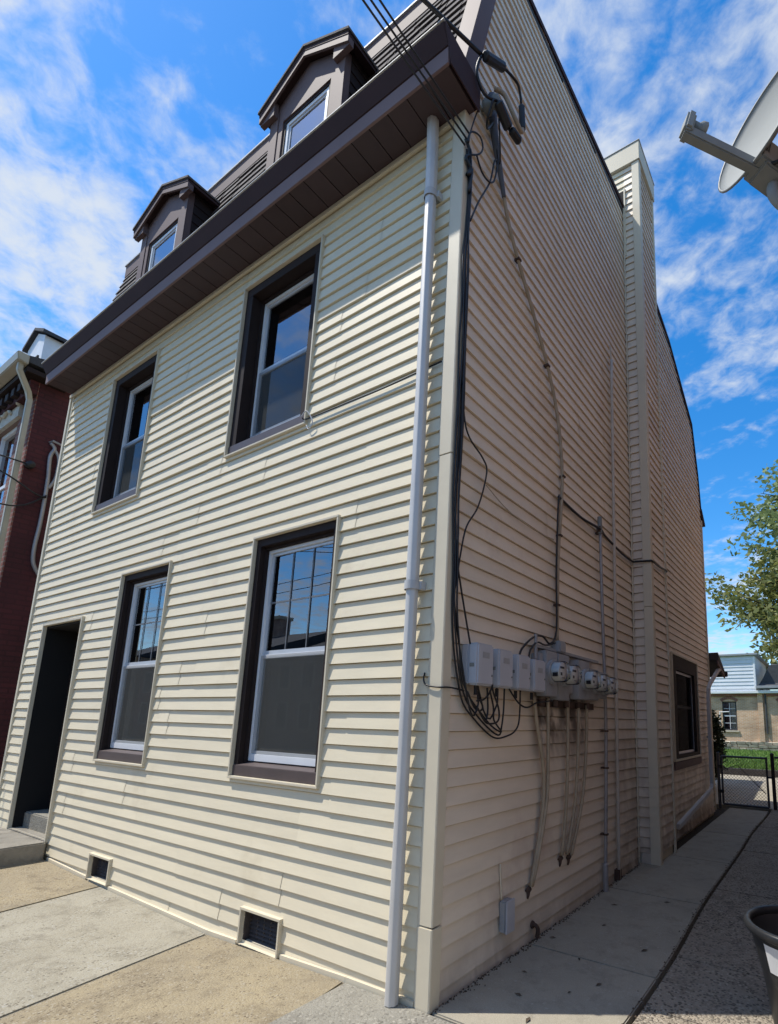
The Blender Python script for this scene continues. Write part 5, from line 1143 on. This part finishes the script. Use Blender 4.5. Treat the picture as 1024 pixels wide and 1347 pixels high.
for k in range(9):
    b = MB(); z = 3.42+k*.205; b.add([(-8, FY-.165, z), (-1.72, FY-.165, z), (-1.72, FY-.135, z+.205), (-8, FY-.135, z+.205), (-8, FY-.135, z), (-1.72, FY-.135, z)], [(0, 1, 2, 3), (4, 5, 1, 0)]); b.build('siding_board', 'pale_siding', up_, recalc=False)
b = MB(); b.box(-1.73, -1.62, FY-.18, FY+.1, 3.4, 5.26); b.build('corner_board', 'white_paint', up_, bevel=.01)
b = MB(); b.box(-8.2, -1.45, FY-.32, FY+8.2, 5.285, 5.40); b.build('roof_edge', 'grey_metal', up_, bevel=.02)
b = MB(); b.add([(-1.6, FY-.28, 3.40), (6.1, FY-.28, 3.40), (6.1, FY+4.5, 5.1), (-.2, FY+4.5, 5.1), (-1.0, FY+2.5, 5.05)], [(0, 1, 2, 3, 4)]); b.build('roof', 'slate', fh, recalc=False)
b = MB(); b.prism([(-1.60, 3.42), (.05, 3.42), (-.35, 4.75), (-.95, 4.75)], lambda s_, t: (s_[0], t, s_[1]), FY+.3, FY+1.2); b.build('hipped_bay', 'slate', fh)
b = MB(); b.box(-1.63, 6.2, FY-.42, FY-.29, 3.40, 3.56); b.build('gutter', 'grey_metal', fh, bevel=.03)
# thin white clothes post on the lawn
b = MB(); b.tube([(-2.62, 24, 0), (-2.62, 24, 2.0)], .024, 8, smooth=False); b.tube([(-2.66, 24, 1.985), (-2.22, 24, 2.0)], .02, 8, smooth=False); tag(b.build('clothes_post', 'white_paint'), 'thin white clothes post standing on the lawn', 'post')

# ------------------------------------------------------------------ dark red neighbour on the street side
RX = -7.87
rh = thing('red_house', 'dark red painted brick house across the narrow gap', 'house', (-11, 3, 0))
b = MB(); b.box(RX-.3, RX, 0.012, 9, -.05, 6.41); b.build('wall', 'red_brick', rh)
rw = [(-9.42, -8.50, 3.9, 5.85), (-9.42, -8.50, .9, 2.9), (-12.2, -11.2, 3.9, 5.85), (-12.2, -11.2, .9, 2.9)]
b = MB(); xs = sorted({-15.0, RX-.001} | {w[0] for w in rw} | {w[1] for w in rw}); zs = [-.05, .9, 2.9, 3.9, 5.85, 6.27]
for a, c in zip(xs, xs[1:]):
    for d, e in zip(zs, zs[1:]):
        if any(w[0] < (a+c)/2 < w[1] and w[2] < (d+e)/2 < w[3] for w in rw): continue
        b.box(a, c, 0.0, .25, d, e)
b.build('wall', 'red_brick_front', rh, recalc=False)
b = MB(); b.box(-15, -14.7, .26, 9, -.05, 6.27); b.box(-15, RX, 8.7, 9, -.05, 6.27); b.build('wall', 'red_brick', rh, recalc=False)
for w in rw:
    W = ring(w[0], w[1], w[2], w[3], .06, .05, .13).build('window', 'white_paint', rh, bevel=.004)
    m_ = (w[2]+w[3])/2; b = MB(); b.box(w[0]+.061, w[1]-.061, .07, .11, m_-.025, m_+.025); b.build('meeting_rail', 'white_paint', W)
    b = MB(); b.box(w[0]+.061, w[1]-.061, .09, .095, w[2]+.061, w[3]-.061); b.build('pane', 'glass', W)
    b = MB(); b.box(w[0], w[1], .23, .245, w[2], w[3]); b.build('recess', 'dark_interior', W)
    b = MB(); b.box(w[0]-.10, w[1]+.10, -.06, .04, w[2]-.11, w[2]-.002); b.build('sill', 'ornate', W, bevel=.01)
    # ornate hood: curved pediment of stepped voussoirs
    cx_ = (w[0]+w[1])/2; hw = (w[1]-w[0])/2+.14; b = MB(); top = []; n_ = 14
    for k in range(n_+1):
        u = -1+2*k/n_; top.append((cx_+u*hw, w[3]+.16+.30*(math.cos(u*math.pi/2))**.7+(.05 if abs(u) > .85 else 0)))
    b.prism([(cx_-hw, w[3]+.002), (cx_+hw, w[3]+.002)]+top[::-1], lambda s_, t: (s_[0], t, s_[1]), -.05, -.001); hd = b.build('lintel_hood', 'ornate', W)
    b = MB(); b.tube([(q[0], -.065, q[1]-.02) for q in top], .035, 8); b.build('hood_moulding', 'ornate', hd, smooth=True)
    b = MB(); b.tube([(cx_-.3, -.06, w[3]+.12), (cx_-.15, -.065, w[3]+.22), (cx_, -.07, w[3]+.16), (cx_+.15, -.065, w[3]+.22), (cx_+.3, -.06, w[3]+.12)], .028, 8); b.build('hood_scroll', 'ornate', hd, smooth=True)
b = MB(); b.box(-15, RX+.02, -.10, -.001, 6.05, 6.26); crn = b.build('cornice', 'red_brick', rh)
for k in range(26):
    b = MB(); b.box(RX-.1-k*.26-.13, RX-.1-k*.26, -.17, -.101, 6.09, 6.21); b.build('dentil', 'casing', crn, recalc=False)
b = MB(); b.box(-15.1, RX+.20, -.20, 0.3, 6.272, 6.34); b.build('eave_board', 'casing', rh)
b = MB(); b.prism([(-.20, 6.36), (-.32, 6.38), (-.34, 6.50), (-.31, 6.51), (-.20, 6.50)], lambda s_, t: (t, s_[0], s_[1]), -15.1, RX+.22); b.build('gutter', 'cream_gutter', rh, bevel=.01)
b = sqtube([(RX+.12, -.26, 6.40), (RX+.11, -.26, 6.28), (RX+.0, -.10, 6.06), (RX-.04, -.06, 5.96), (RX-.05, -.06, .1)], .036, .032); b.build('downspout', 'cream_gutter', rh, bevel=.008)
b = MB(); b.prism([(-.2, 6.42), (-.2, 6.52), (4.2, 7.70), (9, 6.9), (9, 6.42)], lambda s_, t: (t, s_[0], s_[1]), -15.1, RX+.18); b.build('roof', 'slate', rh)
# small gabled dormer of the red house
rdm = MB(); cxd, yd = -9.80, .32; rdm.prism([(cxd-.4, 6.8), (cxd+.4, 6.8), (cxd+.4, 7.93), (cxd, 8.12), (cxd-.4, 7.93)], lambda s_, t: (s_[0], t, s_[1]), yd, yd+2.4); rdo = rdm.build('dormer', 'white_paint', rh)
for s_ in (-1, 1):
    b = MB(); b.add([(cxd, yd-.06, 8.20), (cxd+s_*.50, yd-.06, 7.98), (cxd+s_*.50, yd+2.5, 7.98), (cxd, yd+2.5, 8.20), (cxd, yd-.06, 8.15), (cxd+s_*.50, yd-.06, 7.92), (cxd+s_*.50, yd+2.5, 7.92), (cxd, yd+2.5, 8.15)], [(0, 1, 2, 3), (7, 6, 5, 4), (0, 4, 5, 1), (1, 5, 6, 2)]); b.build('dormer_roof', 'slate', rdo)
b = MB(); b.box(cxd-.27, cxd+.27, yd-.02, yd-.001, 6.95, 7.58); b.build('dormer_window', 'dark_interior', rdo)
b = MB(); b.box(cxd+.401, cxd+.405, yd+.2, yd+.6, 7.4, 7.8); b.build('dormer_vent', 'dark_interior', rdo)
# cables on its gable wall
cable('conduit_cable', 'thick grey cable clipped down the dark red brick wall', [(RX+.03, .25, 5.40), (RX+.04, .30, 5.33), (RX+.04, .265, 5.18), (RX+.04, .285, 4.85), (RX+.03, .295, 4.49), (RX+.03, .293, 4.13), (RX+.03, .28, 3.78), (RX+.03, .30, 3.55), (RX+.03, .385, 3.39)], .026, 'conduit')
cable('conduit_cable', 'second grey strand bulging off the cable on the red wall', [(RX+.04, .29, 5.33), (RX+.06, .36, 5.20), (RX+.06, .37, 5.0), (RX+.05, .36, 4.85), (RX+.04, .31, 4.7)], .022, 'conduit')
b = MB(); b.lathe([(0, 0), (.05, 0), (.055, .05), (.03, .08), (.05, .11), (0, .13)], (RX, .06, 4.96), (1, 0, 0), 12); tag(b.build('insulator', 'black'), 'dark insulator bolted to the red brick wall', 'insulator')
b = MB(); b.tube([(RX+.0, .24, 5.42), (RX+.07, .26, 5.43), (RX+.09, .37, 5.40)], .016, 6, smooth=False); tag(b.build('cable_bracket', 'conduit'), 'grey bracket at the top of the cable on the red wall', 'bracket')
for i, (pts, lab) in enumerate((([(RX+.06, .06, 4.96), (RX-.1, -.6, 5.0), (RX-1.2, -3.0, 5.2), (RX-3.5, -10, 7.5)], 'straight drop wire leaving the insulator on the red wall'),
                               ([(RX+.05, .30, 4.55), (RX+.1, .15, 4.55), (RX+.05, -.25, 4.75), (RX-.3, -.8, 4.95), (RX-1.4, -3.2, 5.1), (RX-3.6, -10, 7.3)], 'sagging black drop wire looping to the red wall'),
                               ([(RX+.05, .30, 4.58), (RX+.1, .0, 4.3), (RX, -.5, 4.3), (RX-.6, -1.2, 4.6), (RX-1.6, -3.2, 5.0), (RX-3.6, -10, 7.1)], 'lowest sagging black drop wire by the red wall'))):
    cable('drop_wire', lab, pts, .012, group='drop wires at the red house')

# ------------------------------------------------------------------ brick neighbour that carries the dish, street fronts opposite
nb_ = thing('brown_brick_house', 'red brown brick house on the far side of the alley carrying the dish', 'house', (5, 3, 0))
b = MB(); b.box(2.11, 8, -.75, 18, -.05, 6.6); b.build('wall', 'neighbour_brick', nb_)
b = MB(); b.prism([(-1.0, 6.602), (18.2, 6.602), (8.6, 9.4)], lambda s_, t: (t, s_[0], s_[1]), 2.0, 8.1); b.build('roof', 'slate', nb_)
for (y, z) in ((1.5, 1.1), (4.5, 1.1), (1.5, 4.0), (4.5, 4.0)):
    f = MB()
    for (ya_, yb_, za_, zb_) in ((y, y+.9, z, z+.07), (y, y+.9, z+1.53, z+1.6), (y, y+.07, z+.07, z+1.53), (y+.83, y+.9, z+.07, z+1.53), (y+.07, y+.83, z+.77, z+.83)): f.box(2.08, 2.108, ya_, yb_, za_, zb_)
    W = f.build('window', 'white_paint', nb_)
    b = MB(); b.box(2.098, 2.104, y+.07, y+.83, z+.07, z+1.53); b.build('pane', 'slate', W)
row_ = [(-49, -42.5, 4.6, 'pale_siding', 'pale sided house over the road, furthest up the street'), (-42.2, -36, 5.0, 'tan_brick', 'tan brick house over the road beside the furthest pale one'), (-35.5, -29.4, 4.3, 'red_brick_front', 'long red brick house over the road, fourth from the pole'),
        (-28.6, -22.4, 4.7, 'tan_brick', 'tan brick house over the road with its gable above the eave line'), (-22, -15.8, 4.2, 'neighbour_brick', 'low red brown house over the road'), (-15.5, -9.2, 4.9, 'red_brick_front', 'red brick house over the road, facing the dark red house'),
        (-9.0, -3.2, 4.6, 'pale_siding', 'pale sided house over the road, facing the doorway'), (-3.0, 3.2, 5.0, 'tan_brick', 'tan brick house over the road, facing the cream corner post'), (3.5, 10, 4.8, 'neighbour_brick', 'red brown house over the road, facing the dish wall')]
for i, (x0, x1, h, mt, lab) in enumerate(row_):
    t = thing('street_house', lab, 'house', ((x0+x1)/2, -16, 0), 'houses over the road')
    b = MB(); b.box(x0, x1, -22, -13.6, -.05, h); b.build('wall', mt, t)
    b = MB(); b.prism([(-22.3, h), (-13.2, h), (-17.7, h+1.7)], lambda s_, t_: (t_, s_[0], s_[1]), x0-.1, x1+.1); rf2 = b.build('roof', 'slate', t)
    b = MB(); b.box(x0+.8, x0+1.5, -18.1, -17.3, h+1.2, h+2.7); b.build('chimney', 'neighbour_brick', rf2)
    b = MB(); b.box(x0+.72, x0+1.58, -18.2, -17.2, h+2.702, h+2.9); b.build('chimney_cap', 'stone', rf2)
    for k in range(3):
        for zz in (.8, 2.7):
            xa = x0+.7+k*(x1-x0-1.0)/3
            W = ring(xa, xa+.9, zz, zz+1.3, .07, -13.599, -13.55).build('window', 'ornate', t)
            b = MB(); b.box(xa+.07, xa+.83, -13.598, -13.59, zz+.07, zz+1.23); b.build('pane', 'slate', W)
# utility pole over the road
up = thing('utility_pole', 'wooden utility pole over the road carrying the overhead wires', 'utility pole', (-2.1, -11.3, 0))
b = MB(); b.tube([(-2.1, -11.3, -.1), (-2.1, -11.3, 9.5)], [.16, .11], 12, smooth=False); b.build('pole', 'bark', up, smooth=True)
b = MB(); b.box(-3.2, -1.0, -11.37, -11.25, 8.7, 8.82); b.build('crossarm', 'bark', up)
for i, (z, x) in enumerate(((8.9, -3.1), (8.9, -1.1), (7.6, -2.1), (7.2, -2.1))):
    cable('street_wire', 'power line along the street, %s' % ('outer on the crossarm', 'inner on the crossarm', 'upper on the pole', 'lower on the pole')[i], [(-60, -11.3+(x+2.1)*.0, z+.3), (-30, -11.35-.06*i, z-.5), (-2.1+(x+2.1), -11.35-.06*i, z), (30, -11.35-.06*i, z-.5), (60, -11.3, z+.3)], .014, n=5)
